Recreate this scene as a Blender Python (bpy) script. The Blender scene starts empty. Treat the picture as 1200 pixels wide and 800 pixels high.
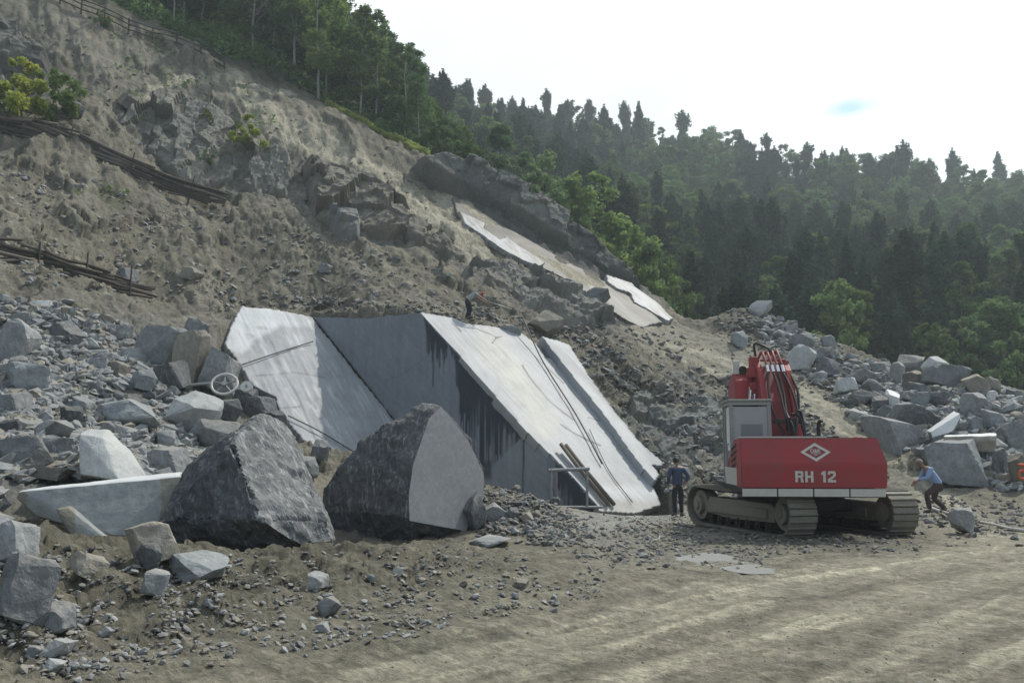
import bpy, bmesh, math, random
import numpy as np
from mathutils import Vector, Matrix, Euler
R = math.radians
sc = bpy.context.scene
col = sc.collection

# ------------------------------------------------------------------ camera
FPX, PITCH, CAMZ = 1039.0, R(7.24), 1.8
cam_d = bpy.data.cameras.new('camera'); cam = bpy.data.objects.new('camera', cam_d); col.objects.link(cam)
cam.location = (0, 0, CAMZ); cam.rotation_euler = (R(90) + PITCH, 0, 0)
cam_d.lens = 36.0 * FPX / 1200.0; cam_d.sensor_width = 36; cam_d.sensor_fit = 'HORIZONTAL'
cam_d.clip_start = 0.1; cam_d.clip_end = 4000
sc.camera = cam

# ------------------------------------------------------------------ sky, sun, exposure
SUN_EL, SUN_AZ = R(54), R(47)          # azimuth from +Y towards +X
sun_dir = Vector((math.cos(SUN_EL) * math.sin(SUN_AZ), math.cos(SUN_EL) * math.cos(SUN_AZ), math.sin(SUN_EL)))
w = bpy.data.worlds.new('World'); sc.world = w; w.use_nodes = True
nt = w.node_tree; N = nt.nodes; L = nt.links
N.clear()
wo = N.new('ShaderNodeOutputWorld'); bg = N.new('ShaderNodeBackground')
sky = N.new('ShaderNodeTexSky'); sky.sky_type = 'NISHITA'; sky.sun_disc = False
sky.sun_elevation = SUN_EL; sky.sun_rotation = SUN_AZ; sky.air_density = 1.6; sky.dust_density = 3.0
tc = N.new('ShaderNodeTexCoord')
# one blue gap in an otherwise white overcast
def sky_dir(px, py):
    u = (px - 600) / FPX; v = (400 - py) / FPX
    d = Vector((u, math.cos(PITCH) - v * math.sin(PITCH), math.sin(PITCH) + v * math.cos(PITCH)))
    return d.normalized()
gap = sky_dir(998, 127)
sub = N.new('ShaderNodeVectorMath'); sub.operation = 'SUBTRACT'; sub.inputs[1].default_value = gap
L.new(tc.outputs['Generated'], sub.inputs[0])
mul = N.new('ShaderNodeVectorMath'); mul.operation = 'MULTIPLY'; mul.inputs[1].default_value = (1.0, 1.0, 3.0)
L.new(sub.outputs[0], mul.inputs[0])
ln = N.new('ShaderNodeVectorMath'); ln.operation = 'LENGTH'; L.new(mul.outputs[0], ln.inputs[0])
cn = N.new('ShaderNodeTexNoise'); cn.inputs['Scale'].default_value = 28; cn.inputs['Detail'].default_value = 4
L.new(tc.outputs['Generated'], cn.inputs['Vector'])
ad = N.new('ShaderNodeMath'); ad.operation = 'MULTIPLY_ADD'; ad.inputs[1].default_value = 0.035; L.new(cn.outputs[0], ad.inputs[0]); L.new(ln.outputs['Value'], ad.inputs[2])
mr = N.new('ShaderNodeMapRange'); mr.inputs['From Min'].default_value = 0.026; mr.inputs['From Max'].default_value = 0.05
L.new(ad.outputs[0], mr.inputs['Value'])
mr.inputs['To Min'].default_value = 0.0; mr.inputs['To Max'].default_value = 1.0
cl = N.new('ShaderNodeTexNoise'); cl.inputs['Scale'].default_value = 2.2; cl.inputs['Detail'].default_value = 5
L.new(tc.outputs['Generated'], cl.inputs['Vector'])
cr = N.new('ShaderNodeMapRange'); cr.inputs['From Min'].default_value = 0.3; cr.inputs['From Max'].default_value = 0.7
cr.inputs['To Min'].default_value = 9.5; cr.inputs['To Max'].default_value = 13.0; L.new(cl.outputs[0], cr.inputs['Value'])
dt = N.new('ShaderNodeVectorMath'); dt.operation = 'DOT_PRODUCT'; L.new(tc.outputs['Generated'], dt.inputs[0]); dt.inputs[1].default_value = (0.38, 0.86, 0.34)
dr = N.new('ShaderNodeMapRange'); dr.interpolation_type = 'SMOOTHSTEP'; dr.inputs['From Min'].default_value = 0.35; dr.inputs['From Max'].default_value = 0.86
dr.inputs['To Min'].default_value = 0.47; dr.inputs['To Max'].default_value = 1.0; L.new(dt.outputs['Value'], dr.inputs['Value'])
cd = N.new('ShaderNodeMath'); cd.operation = 'MULTIPLY'; L.new(cr.outputs[0], cd.inputs[0]); L.new(dr.outputs[0], cd.inputs[1])
tm = N.new('ShaderNodeMix'); tm.data_type = 'RGBA'; L.new(dr.outputs[0], tm.inputs[0]); tm.inputs[6].default_value = (.70, .92, 1.22, 1); tm.inputs[7].default_value = (.97, 1, 1, 1)
vm_ = N.new('ShaderNodeVectorMath'); vm_.operation = 'SCALE'; L.new(tm.outputs[2], vm_.inputs[0]); L.new(cd.outputs[0], vm_.inputs['Scale'])
mx = N.new('ShaderNodeMix'); mx.data_type = 'RGBA'; L.new(mr.outputs[0], mx.inputs[0])
L.new(sky.outputs[0], mx.inputs[6]); L.new(vm_.outputs[0], mx.inputs[7])
mx.inputs[0].default_value = .85
for l_ in list(mx.inputs[0].links): L.remove(l_)
gp_ = N.new('ShaderNodeMix'); gp_.data_type = 'RGBA'; L.new(mr.outputs[0], gp_.inputs[0]); gp_.inputs[6].default_value = (5.6, 8.3, 8.9, 1); L.new(mx.outputs[2], gp_.inputs[7])
L.new(gp_.outputs[2], bg.inputs['Color']); bg.inputs['Strength'].default_value = 0.10
L.new(bg.outputs[0], wo.inputs['Surface'])
sd = bpy.data.lights.new('sun', 'SUN'); sun = bpy.data.objects.new('sun', sd); col.objects.link(sun)
sd.energy = 3.4; sd.angle = R(1.2); sd.color = (1.0, 0.95, 0.86)
sun.rotation_euler = sun_dir.to_track_quat('Z', 'Y').to_euler(); sun.location = (20, 30, 60)
sc.view_settings.view_transform = 'Standard'; sc.view_settings.look = 'None'
sc.view_settings.exposure = 0.17; sc.view_settings.gamma = 1.0
try: sc.view_settings.use_curve_mapping = False
except Exception: pass
sc.cycles.max_bounces = 5; sc.cycles.diffuse_bounces = 3; sc.cycles.transparent_max_bounces = 6
sc.cycles.volume_bounces = 0

# ------------------------------------------------------------------ projection helpers
SP, CP = math.sin(PITCH), math.cos(PITCH)
def ray(px, py):
    u = (px - 600.0) / FPX; v = (400.0 - py) / FPX
    return np.array([u, CP - v * SP, SP + v * CP])
def at(px, py, Y):
    d = ray(px, py); return np.array([0, 0, CAMZ]) + d * (Y / d[1])
def proj(x, y, z):
    rz = z - CAMZ; zc = np.maximum(y * CP + rz * SP, 0.05); yc = -y * SP + rz * CP
    return 600 + FPX * x / zc, 400 - FPX * yc / zc

# ------------------------------------------------------------------ numpy noise
def _h(ix, iy, iz, s):
    h = (ix.astype(np.int64) * 374761393 + iy.astype(np.int64) * 668265263 + iz.astype(np.int64) * 2147483647 + s * 144269504) & 0xffffffff
    h = ((h ^ (h >> 13)) * 1274126177) & 0xffffffff
    h = ((h ^ (h >> 15)) * 2246822519) & 0xffffffff
    return ((h ^ (h >> 16)) & 0xffffff) / float(0xffffff)
def vn2(x, y, s=0):
    ix = np.floor(x); iy = np.floor(y); fx = x - ix; fy = y - iy
    fx = fx * fx * fx * (fx * (fx * 6 - 15) + 10); fy = fy * fy * fy * (fy * (fy * 6 - 15) + 10); z0 = np.zeros_like(ix)
    a = _h(ix, iy, z0, s); b = _h(ix + 1, iy, z0, s); c = _h(ix, iy + 1, z0, s); d = _h(ix + 1, iy + 1, z0, s)
    return 2 * ((a * (1 - fx) + b * fx) * (1 - fy) + (c * (1 - fx) + d * fx) * fy) - 1
def fbm2(x, y, o=4, s=0, g=0.5):
    t = 0; a = 1; n = 0
    for k in range(o):
        t = t + a * vn2(x * 2 ** k + 17.3 * k, y * 2 ** k - 9.1 * k, s + k); n += a; a *= g
    return t / n
def vn3(x, y, z, s=0):
    ix = np.floor(x); iy = np.floor(y); iz = np.floor(z); fx = x - ix; fy = y - iy; fz = z - iz
    fx = fx * fx * (3 - 2 * fx); fy = fy * fy * (3 - 2 * fy); fz = fz * fz * (3 - 2 * fz)
    t = 0
    for dx in (0, 1):
        for dy in (0, 1):
            for dz in (0, 1):
                t = t + _h(ix + dx, iy + dy, iz + dz, s) * (fx if dx else 1 - fx) * (fy if dy else 1 - fy) * (fz if dz else 1 - fz)
    return 2 * t - 1
def fbm3(x, y, z, o=4, s=0, g=0.5):
    t = 0; a = 1; n = 0
    for k in range(o):
        t = t + a * vn3(x * 2 ** k + 5.7 * k, y * 2 ** k, z * 2 ** k - 3.3 * k, s + k); n += a; a *= g
    return t / n
def facet2(x, y, s=0, tilt=0.9):
    """broken-rock relief: every voronoi cell is its own tilted plane; returns height and cell value"""
    ix = np.floor(x); iy = np.floor(y); best = np.full(x.shape, 1e9); hh = np.zeros(x.shape); cv = np.zeros(x.shape); z0 = np.zeros_like(ix)
    for dx in (-1, 0, 1):
        for dy in (-1, 0, 1):
            jx = ix + dx; jy = iy + dy
            cx = jx + _h(jx, jy, z0, s); cy = jy + _h(jx, jy, z0, s + 1)
            d = (x - cx) ** 2 + (y - cy) ** 2; m = d < best
            a = _h(jx, jy, z0, s + 2); b = _h(jx, jy, z0, s + 3) * 2 - 1; c = _h(jx, jy, z0, s + 4) * 2 - 1
            v = (a * 2 - 1) + tilt * (b * (x - cx) + c * (y - cy))
            best = np.where(m, d, best); hh = np.where(m, v, hh); cv = np.where(m, a, cv)
    return hh, cv
def sst(a, b, x):
    t = np.clip((x - a) / (b - a), 0, 1); return t * t * (3 - 2 * t)
def polydist(px, py, poly):
    """signed distance to polygon, positive inside"""
    n = len(poly); d = np.full(np.shape(px), 1e9); ins = np.zeros(np.shape(px), bool)
    for i in range(n):
        x0, y0 = poly[i]; x1, y1 = poly[(i + 1) % n]; ex, ey = x1 - x0, y1 - y0
        t = np.clip(((px - x0) * ex + (py - y0) * ey) / (ex * ex + ey * ey + 1e-9), 0, 1)
        d = np.minimum(d, np.hypot(px - x0 - t * ex, py - y0 - t * ey))
        c = ((y0 > py) != (y1 > py)) & (px < (x1 - x0) * (py - y0) / ((y1 - y0) if y1 != y0 else 1e-9) + x0)
        ins ^= c
    return np.where(ins, d, -d)
def linedist(px, py, pts):
    d = np.full(np.shape(px), 1e9)
    for (x0, y0), (x1, y1) in zip(pts[:-1], pts[1:]):
        ex, ey = x1 - x0, y1 - y0
        t = np.clip(((px - x0) * ex + (py - y0) * ey) / (ex * ex + ey * ey + 1e-9), 0, 1)
        d = np.minimum(d, np.hypot(px - x0 - t * ex, py - y0 - t * ey))
    return d

# ------------------------------------------------------------------ the quarry's two parallel bedding planes and the sawn face between them
P1 = at(492, 366, 38.5)
dd = ray(700, 592); P2 = np.array([0, 0, CAMZ]) + dd * (-CAMZ / dd[2]); P2[2] = 0.0
Eh = (P1 - P2)[:2]; Eh = Eh / np.linalg.norm(Eh)
S = np.array([0.79, 0.61, 0.0]); S /= np.linalg.norm(S)           # strike
DP = np.array([0.61, -0.79, 0.0])                                   # dip direction
e = P1 - P2; slope = e[2] / (-(e @ DP) if abs(e @ DP) > 1e-6 else 1)
PN = np.cross(S, np.array([DP[0], DP[1], -slope])); PN /= np.linalg.norm(PN)
if PN[2] < 0: PN = -PN
CW = PN @ P1                                                        # white bedding plane
VN = np.array([-Eh[1], Eh[0], 0.0])                                 # vertical sawn plane through the edge P1-P2
if VN[0] > 0: VN = -VN
CV = VN @ P1
O0 = np.array([0, 0, CAMZ])
def hitplane(px, py, n, c):
    d = ray(px, py); t = (c - n @ O0) / (n @ d); return O0 + d * t
CL = PN @ hitplane(460, 490, VN, CV)                                # left bedding plane, parallel
def planez(x, y, c): return (c - PN[0] * x - PN[1] * y) / PN[2]

# ------------------------------------------------------------------ terrain control points: (px, py, distance)
CT = """
700 592 31.8|790 590 33|1100 600 27.5|1190 603 27|1000 596 30|860 596 30
1060 570 33|1100 583 31|1040 540 36|960 480 42|880 420 50|810 392 54|790 385 56
830 372 57|860 357 58|900 368 57|940 388 56|1000 418 53|1060 440 50|1130 450 46|1199 470 43
1130 580 31.5|1199 588 30|1100 520 35|1199 540 34|1050 460 44|1150 470 41|980 440 50
800 580 33.5|850 510 39|770 500 40|740 440 43|700 400 45.5|800 440 46|850 450 45|860 400 52|720 390 48
270 352 43|365 366 45|430 364 42|492 360 40|560 376 42|620 388 43|665 396 44.5
0 560 17|100 560 18|200 560 19.5|60 520 19.5|100 480 24|0 440 24|200 440 31|245 485 29|300 520 29|0 350 32|150 355 37|230 362 41
0 300 35.5|90 322 38|180 352 41|300 300 47|450 330 46.5|400 290 49|0 230 41|100 260 43|200 290 45
0 155 47|120 195 49|255 240 51.5|60 110 51|0 60 56|0 110 52|60 0 61|130 60 60|200 100 60|230 150 57|230 210 53.5|310 235 53
330 150 60|300 190 56|370 125 66|280 93 65|200 48 64|430 150 64.5|500 180 62.5|400 215 57|450 255 53|500 290 51.5|540 330 48
600 232 61|700 296 61|760 345 61|790 374 60|520 225 60|600 290 56|660 325 54.5|740 372 54|600 340 49.5|660 370 48|700 370 50|560 260 57|480 200 60.5
-200 0 55|-200 200 42|-200 400 30|-200 560 18|-120 100 50|-100 500 20|-100 640 11|-200 700 9
0 600 14.5|20 618 10|150 655 10.3|60 790 7.0|200 775 7.6|400 757 8.4|600 722 9.8|720 690 11.7|20 700 8.4|120 700 9|0 790 6.9
300 655 11.0|430 648 11.8|560 645 12.4|640 657 12.6|350 700 9.9|500 690 10.8
600 585 20.5|650 603 19.5|570 570 21.5|690 612 23
1280 600 27|1400 600 27|1300 500 40|1400 480 44|1300 560 33|1500 520 38
420 115 200|500 150 215|620 172 225|700 178 228|800 190 232|1000 228 232|1200 245 228|1350 250 225|1500 260 225
500 230 110|600 270 105|700 320 100|800 360 100|1000 330 135|1200 330 135|1000 400 88|1200 430 80|800 280 165|1100 290 165|650 230 150|1400 400 90|1400 330 135
300 50 100|200 -20 90|100 -60 85|0 -80 90|370 60 110|300 0 150|420 150 90|500 195 85|100 -150 180|400 100 170|-100 -80 80
"""
pts = []
for tok in CT.replace('\n', '|').split('|'):
    if tok.strip():
        a, b, c = map(float, tok.split()); pts.append(at(a, b, c))
W = [(x, y, 0.0) for x in (-4, 0, 4, 8, 12, 18) for y in (2.0, 5.0)] + [(x, y, 0.0) for x in (2.5, 5, 8, 11) for y in (12, 16, 20, 25)]
W += [(1, 9, 0), (5, 9, 0), (9, 9, 0), (14, 10, 0), (-2, 6.5, 0), (-9, 3, 0.5), (-16, 3, 1), (16, 20, 0), (24, 8, 0), (24, 22, 0), (40, 10, 0), (40, 30, 1)]
W += [(x, 14.2, 0.08) for x in (-7, -5, -3, -1, 1)] + [(-4, 17, 0.15), (-1.5, 17.5, 0.1), (-1, 21, 0.2), (0.5, 26, 0.1), (2, 30, 0), (-3, 24, 0.4), (-5, 27, 0.9), (-6, 20, .8), (-8.0, 15.2, 0.25)]
W += [(x, -20, 0.0) for x in (-60, 0, 60)] + [(0, -60, 0), (-60, 0, 14), (-90, 40, 50), (60, 0, 0), (100, 40, 3), (-40, 5, 9)]
W += [(12, 72, 4), (22, 70, 3), (34, 66, 2), (50, 60, 2), (80, 70, 3), (8, 78, 7)]                 # gully behind the mound
W += [(x, 300, 80) for x in (-60, 0, 60, 130)] + [(x, 560, 70) for x in (-300, 0, 300)] + [(-150, 150, 120), (-220, 300, 130), (220, 150, 35), (300, 300, 60), (160, 100, 12)]
pts = np.array([tuple(p) for p in pts] + W, float)
def _phi(r2): return np.sqrt(r2 + 0.6 ** 2)
_d2 = ((pts[:, None, :2] - pts[None, :, :2]) ** 2).sum(-1)
_A = _phi(_d2) - np.eye(len(pts)) * 0.25
_n = len(pts); _M = np.zeros((_n + 3, _n + 3)); _M[:_n, :_n] = _A; _M[:_n, _n] = 1; _M[:_n, _n + 1:] = pts[:, :2]; _M[_n:, :_n] = _M[:_n, _n:].T
_w = np.linalg.solve(_M, np.r_[pts[:, 2], 0, 0, 0])
def Hbase(x, y):
    x = np.asarray(x, float); y = np.asarray(y, float); sh = x.shape; x = x.ravel(); y = y.ravel(); out = np.empty(len(x))
    for i in range(0, len(x), 40000):
        a = x[i:i + 40000]; b = y[i:i + 40000]
        k = _phi((a[:, None] - pts[None, :, 0]) ** 2 + (b[:, None] - pts[None, :, 1]) ** 2)
        out[i:i + 40000] = k @ _w[:_n] + _w[_n] + _w[_n + 1] * a + _w[_n + 2] * b
    return out.reshape(sh)
RIDGE_PX = np.array([-600, 60, 200, 280, 370, 430, 500, 600, 700, 790, 860, 1000, 1060, 1200, 1800.])
RIDGE_Y = np.array([61, 62, 64.5, 65.5, 67, 66, 65, 63.5, 63, 62, 61.5, 57.5, 55, 48, 48.])

OUT = [[(-40, 30), (30, 38), (62, 60), (66, 92), (30, 112), (-40, 105)],
       [(135, 128), (160, 108), (215, 105), (262, 118), (330, 160), (400, 195), (455, 215), (540, 296), (600, 320), (560, 345), (510, 300), (430, 285), (400, 268), (330, 238), (262, 222), (215, 225), (150, 162)],
       [(478, 188), (520, 178), (600, 210), (700, 275), (750, 330), (766, 352), (700, 322), (610, 282), (540, 238)],
       [(560, 320), (650, 325), (745, 380), (690, 405), (600, 372)]]
CREST = [(524, 222), (560, 240), (600, 262), (700, 318), (790, 372), (792, 380), (752, 388), (700, 356), (632, 318), (555, 270), (530, 252)]
PUD = [[(700, 642), (718, 633), (752, 629), (772, 630), (752, 638), (728, 646), (708, 649)], [(794, 655), (828, 650), (862, 655), (905, 667), (868, 670), (836, 664), (810, 662)]]
FRACT = [(720, 480), (800, 430), (860, 480), (860, 560), (780, 560)]
def fields(x, y):
    """height and ground colour masks at world x, y"""
    z = Hbase(x, y); px, py = proj(x, y, z)
    ang_ok = y > 0.5
    wob = 12 * fbm2(x * 0.35, y * 0.35, 3, 5) * np.clip(40 / np.maximum(y, 5), .6, 1.6)
    rock = np.zeros(x.shape)
    hill_near = (y > 28) & (y < 75)
    for P in OUT: rock = np.maximum(rock, sst(-8, 10, polydist(px, py, P) + wob))
    rock = rock * hill_near
    frac = sst(-20, 25, polydist(px, py, FRACT) + wob * 1.5) * (y > 28) * (y < 60)
    ridge = np.interp(px, RIDGE_PX, RIDGE_Y)
    forest = sst(-0.5, 2.5, y - ridge + 1.2 * fbm2(x * .3, y * .3, 3, 8))
    forest = np.where(y < 30, 0, forest)
    # flatness of the working floor
    floor = sst(0.9, 0.15, z) * (y < 36) * sst(-2.6, -0.6, x - np.interp(y, [0, 7, 9.8, 12, 15, 20, 30], [-3, -2.2, -.4, 1.2, 1.0, .8, 1.5]))
    road = sst(30, 8, linedist(px, py, [(1190, 640), (1075, 585), (1020, 530), (930, 462), (850, 415), (790, 398), (760, 392)])) * (y > 20) * (y < 58)
    crest = sst(-4, 6, polydist(px, py, CREST)) * (y > 45) * (y < 70)
    hill = (1 - floor) * (1 - forest) * (1 - 0.75 * road) * (1 - .85 * crest)
    near = sst(30, 12, y)
    # relief
    d1 = fbm2(x * 0.22, y * 0.22, 4, 11); d2 = fbm2(x * 0.9, y * 0.9, 5, 21, .6); d3 = fbm2(x * 4.2, y * 4.2, 3, 31, .6)
    rg = 1 - np.abs(fbm2(x * 0.7, y * 0.7, 4, 41)) * 2
    amp = np.where(y > 26, 1.0, 0.32)
    zb = z; patch = sst(-.25, .45, fbm2(x * .28, y * .28, 3, 15))
    z = z + hill * amp * (0.6 * d1 * sst(26, 40, y) + (0.07 + .08 * patch) * d2 + (.05 + .06 * patch) * d3 + (.05 * facet2(x * 1.15 + .4 * d3, y * 1.0, 151)[0] + .025 * facet2(x * 2.7, y * 2.4 + .3 * d3, 155)[0]) * (y > 26) + 0.07 * rg + .22 * facet2(x * .30 + .5 * d1, y * .26 + .5 * d2, 141, 1.0)[0] * (y > 30) + .07 * fbm2(x * 3.1, y * 3.1, 4, 121, .75) * (y > 20))
    z = z + hill * near * (0.20 * fbm2(x * 1.3, y * 1.3, 4, 66, .6) + .07 * d3 + .05 * facet2(x * 3.2, y * 3.2, 67)[0])
    ch, cv = facet2(x * 1.6 + .6 * d2, y * 1.6 + .6 * d1, 60); z = z + hill * amp * (.05 + .10 * patch) * ch * sst(-.2, .5, d2 + .3)
    # loose rills running down the slope (down-slope is roughly toward +x -y)
    u = x * .55 - y * .83; v = x * .83 + y * .55
    rill = fbm2(v * 1.5, u * 0.18, 3, 77); z = z + hill * (y > 30) * 0.16 * rill * (1 - rock)
    fh, fc = facet2(x * 0.34 + .35 * d2, y * 0.26 + .3 * d1, 3, 1.0); fh2, fc2 = facet2(x * 1.0 + .25 * d2, y * .8, 9, 1.1)
    z = z + rock * (0.12 * fh + 0.10 * fh2 - .25)
    z = z + frac * (0.22 * fh2 + 0.14 * facet2(x * 2.2, y * 2.2, 19, 1.0)[0])
    z = z + floor * (0.035 * fbm2(x * .8, y * .8, 4, 51) + 0.018 * fbm2(x * 7, y * 7, 3, 52))
    for PP in PUD: z = z - .045 * sst(-9, 7, polydist(px, py, PP)) * (y > 10) * (y < 20)
    clod = sst(.05, .5, fbm2(x * .9, y * .9, 3, 58)) * sst(7.5, 11, y) * sst(30, 18, y); z = z + floor * clod * (.05 * np.abs(fbm2(x * 3.3, y * 3.3, 4, 59, .65)) + .02 * d3)
    # ruts of tyres and tracks on the floor
    a = x * .70 + y * .714; c = x * .714 - y * .70 + .5 * np.sin(a * .22)
    rut = fbm2(c * 3.4 + 1.4 * fbm2(a * .35, c * .35, 3, 93), a * 0.22, 5, 91, .7); z = z + floor * near * 0.05 * rut
    tread = np.sin(a * 2 * np.pi / 0.19) * sst(0.12, 0.4, rut) * near; z = z + floor * 0.012 * tread
    z = z + road * (0.10 * d2 + .05 * d3)
    # forest hill
    z = z + forest * (1.6 * d1 + .7 * d2)
    # the bedding planes are cut into the slope
    zpre = z
    vside = VN[0] * x + VN[1] * y - CV                                   # >0: camera side of the sawn face
    zw = planez(x, y, CW); zl = planez(x, y, CL)
    p_w = polydist(px, py, [(480, 352), (600, 372), (640, 385), (668, 392), (760, 540), (790, 600), (690, 606), (600, 520)])
    z = np.where((vside < 0.3) & (p_w > -6) & (y > 30) & (y < 50), np.minimum(z, zw - 0.45), z)
    inl = (vside > -0.3) & (x > -13.5) & (y > 30) & (y < 47) & (x + 13.5 > (44 - y) * 0.12)
    z = np.where(inl & (px > 255), np.minimum(z, zl - 0.4), z)
    return z, dict(zb=zb, clamp=(z < zpre), px=px, py=py, rock=rock, frac=frac, forest=forest, floor=floor, road=road, hill=hill, d1=d1, d2=d2, d3=d3, rut=rut, fc=fc, fc2=fc2, rill=rill, rg=rg, cv=cv, fbig=fh)
def H(x, y):
    z, _ = fields(np.atleast_1d(np.asarray(x, float)), np.atleast_1d(np.asarray(y, float))); return z
def Hs(x, y): return float(H(x, y)[0])
# a coarse depth map of the terrain, to set things down where a line of sight meets the ground
_ys = np.concatenate([np.arange(5, 30, .15), np.arange(30, 75, .2), np.arange(75, 260, 1.0)])
_pxs = np.arange(-260, 1461, 4.0)
_gx = ((_pxs[:, None] - 600) / FPX) * _ys[None, :]
_gx = _gx * 1.0 ; _gz, _ = fields(_gx, np.broadcast_to(_ys[None, :], _gx.shape).copy())
def ground_at(px, py):
    """first ground point on the line of sight (world x, y, z)"""
    d = ray(px, py); k = d[0] / d[1]
    xs = k * _ys; i = np.clip((px - (_pxs[0])) / 4.0, 0, len(_pxs) - 1.001)
    # the grid is indexed by x / y, which is px for a level camera
    i = np.clip((k * FPX + 600 - _pxs[0]) / 4.0, 0, len(_pxs) - 1.001); i0 = int(i); f = i - i0
    gz = _gz[i0] * (1 - f) + _gz[i0 + 1] * f
    rz = CAMZ + d[2] / d[1] * _ys; m = np.nonzero(gz >= rz)[0]
    if len(m) == 0 or m[0] == 0: return None
    j = m[0]; a = rz[j - 1] - gz[j - 1]; b = gz[j] - rz[j]; t = a / max(a + b, 1e-6)
    Y = _ys[j - 1] * (1 - t) + _ys[j] * t
    return np.array([k * Y, Y, CAMZ + d[2] / d[1] * Y])
# ------------------------------------------------------------------ materials
def lin(r, g, b): return tuple(((c / 255) ** 2.2) for c in (r, g, b)) + (1,)
class NT:
    def __init__(s, name):
        s.m = bpy.data.materials.new(name); s.m.use_nodes = True; s.t = s.m.node_tree
        s.b = s.t.nodes['Principled BSDF']
    def n(s, typ, **k):
        x = s.t.nodes.new(typ)
        for a, v in k.items():
            if hasattr(x, a) and a not in ('Scale',): setattr(x, a, v)
        return x
    def l(s, a, b): s.t.links.new(a, b)
    def noise(s, scale, detail=4, rough=.55, vec=None, dist=0):
        x = s.n('ShaderNodeTexNoise'); x.inputs['Scale'].default_value = scale; x.inputs['Detail'].default_value = detail; x.inputs['Roughness'].default_value = rough
        x.inputs['Distortion'].default_value = dist
        if vec is not None: s.l(vec, x.inputs['Vector'])
        return x.outputs['Fac']
    def coord(s, kind='Object', scale=(1, 1, 1), rot=(0, 0, 0)):
        c = s.n('ShaderNodeTexCoord'); m = s.n('ShaderNodeMapping'); m.inputs['Scale'].default_value = scale; m.inputs['Rotation'].default_value = rot
        s.l(c.outputs[kind], m.inputs['Vector']); return m.outputs[0]
    def pos(s, scale=(1, 1, 1), rot=(0, 0, 0)):
        g = s.n('ShaderNodeNewGeometry'); v = g.outputs['Position']
        for r_ in (rot if isinstance(rot, list) else [rot]):
            if any(r_): m = s.n('ShaderNodeMapping'); m.inputs['Rotation'].default_value = r_; s.l(v, m.inputs['Vector']); v = m.outputs[0]
        m = s.n('ShaderNodeMapping'); m.inputs['Scale'].default_value = scale
        s.l(v, m.inputs['Vector']); return m.outputs[0]
    def rng(s, v, a, b, c=0, d=1):
        x = s.n('ShaderNodeMapRange'); 
        for k, q in zip(('From Min', 'From Max', 'To Min', 'To Max'), (a, b, c, d)): x.inputs[k].default_value = q
        s.l(v, x.inputs['Value']); return x.outputs[0]
    def mix(s, f, a, b, mode='MIX'):
        x = s.n('ShaderNodeMix'); x.data_type = 'RGBA'; x.blend_type = mode
        for i, v in ((0, f), (6, a), (7, b)):
            if hasattr(v, 'default_value') or hasattr(v, 'is_output'): s.l(v, x.inputs[i])
            else: x.inputs[i].default_value = v
        return x.outputs[2]
    def math(s, op, a, b=None):
        x = s.n('ShaderNodeMath'); x.operation = op
        for i, v in ((0, a), (1, b)):
            if v is None: continue
            if hasattr(v, 'is_output'): s.l(v, x.inputs[i])
            else: x.inputs[i].default_value = v
        return x.outputs[0]
    def bump(s, h, strength=.5, dist=.05, prev=None):
        x = s.n('ShaderNodeBump'); x.inputs['Strength'].default_value = strength; x.inputs['Distance'].default_value = dist
        s.l(h, x.inputs['Height'])
        if prev is not None: s.l(prev, x.inputs['Normal'])
        return x.outputs[0]
    def set(s, color=None, rough=None, metal=None, normal=None, spec=None):
        b = s.b.inputs
        for key, v in (('Base Color', color), ('Roughness', rough), ('Metallic', metal), ('Normal', normal), ('Specular IOR Level', spec)):
            if v is None: continue
            if hasattr(v, 'is_output'): s.l(v, b[key])
            else: b[key].default_value = v
        return s.m

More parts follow.
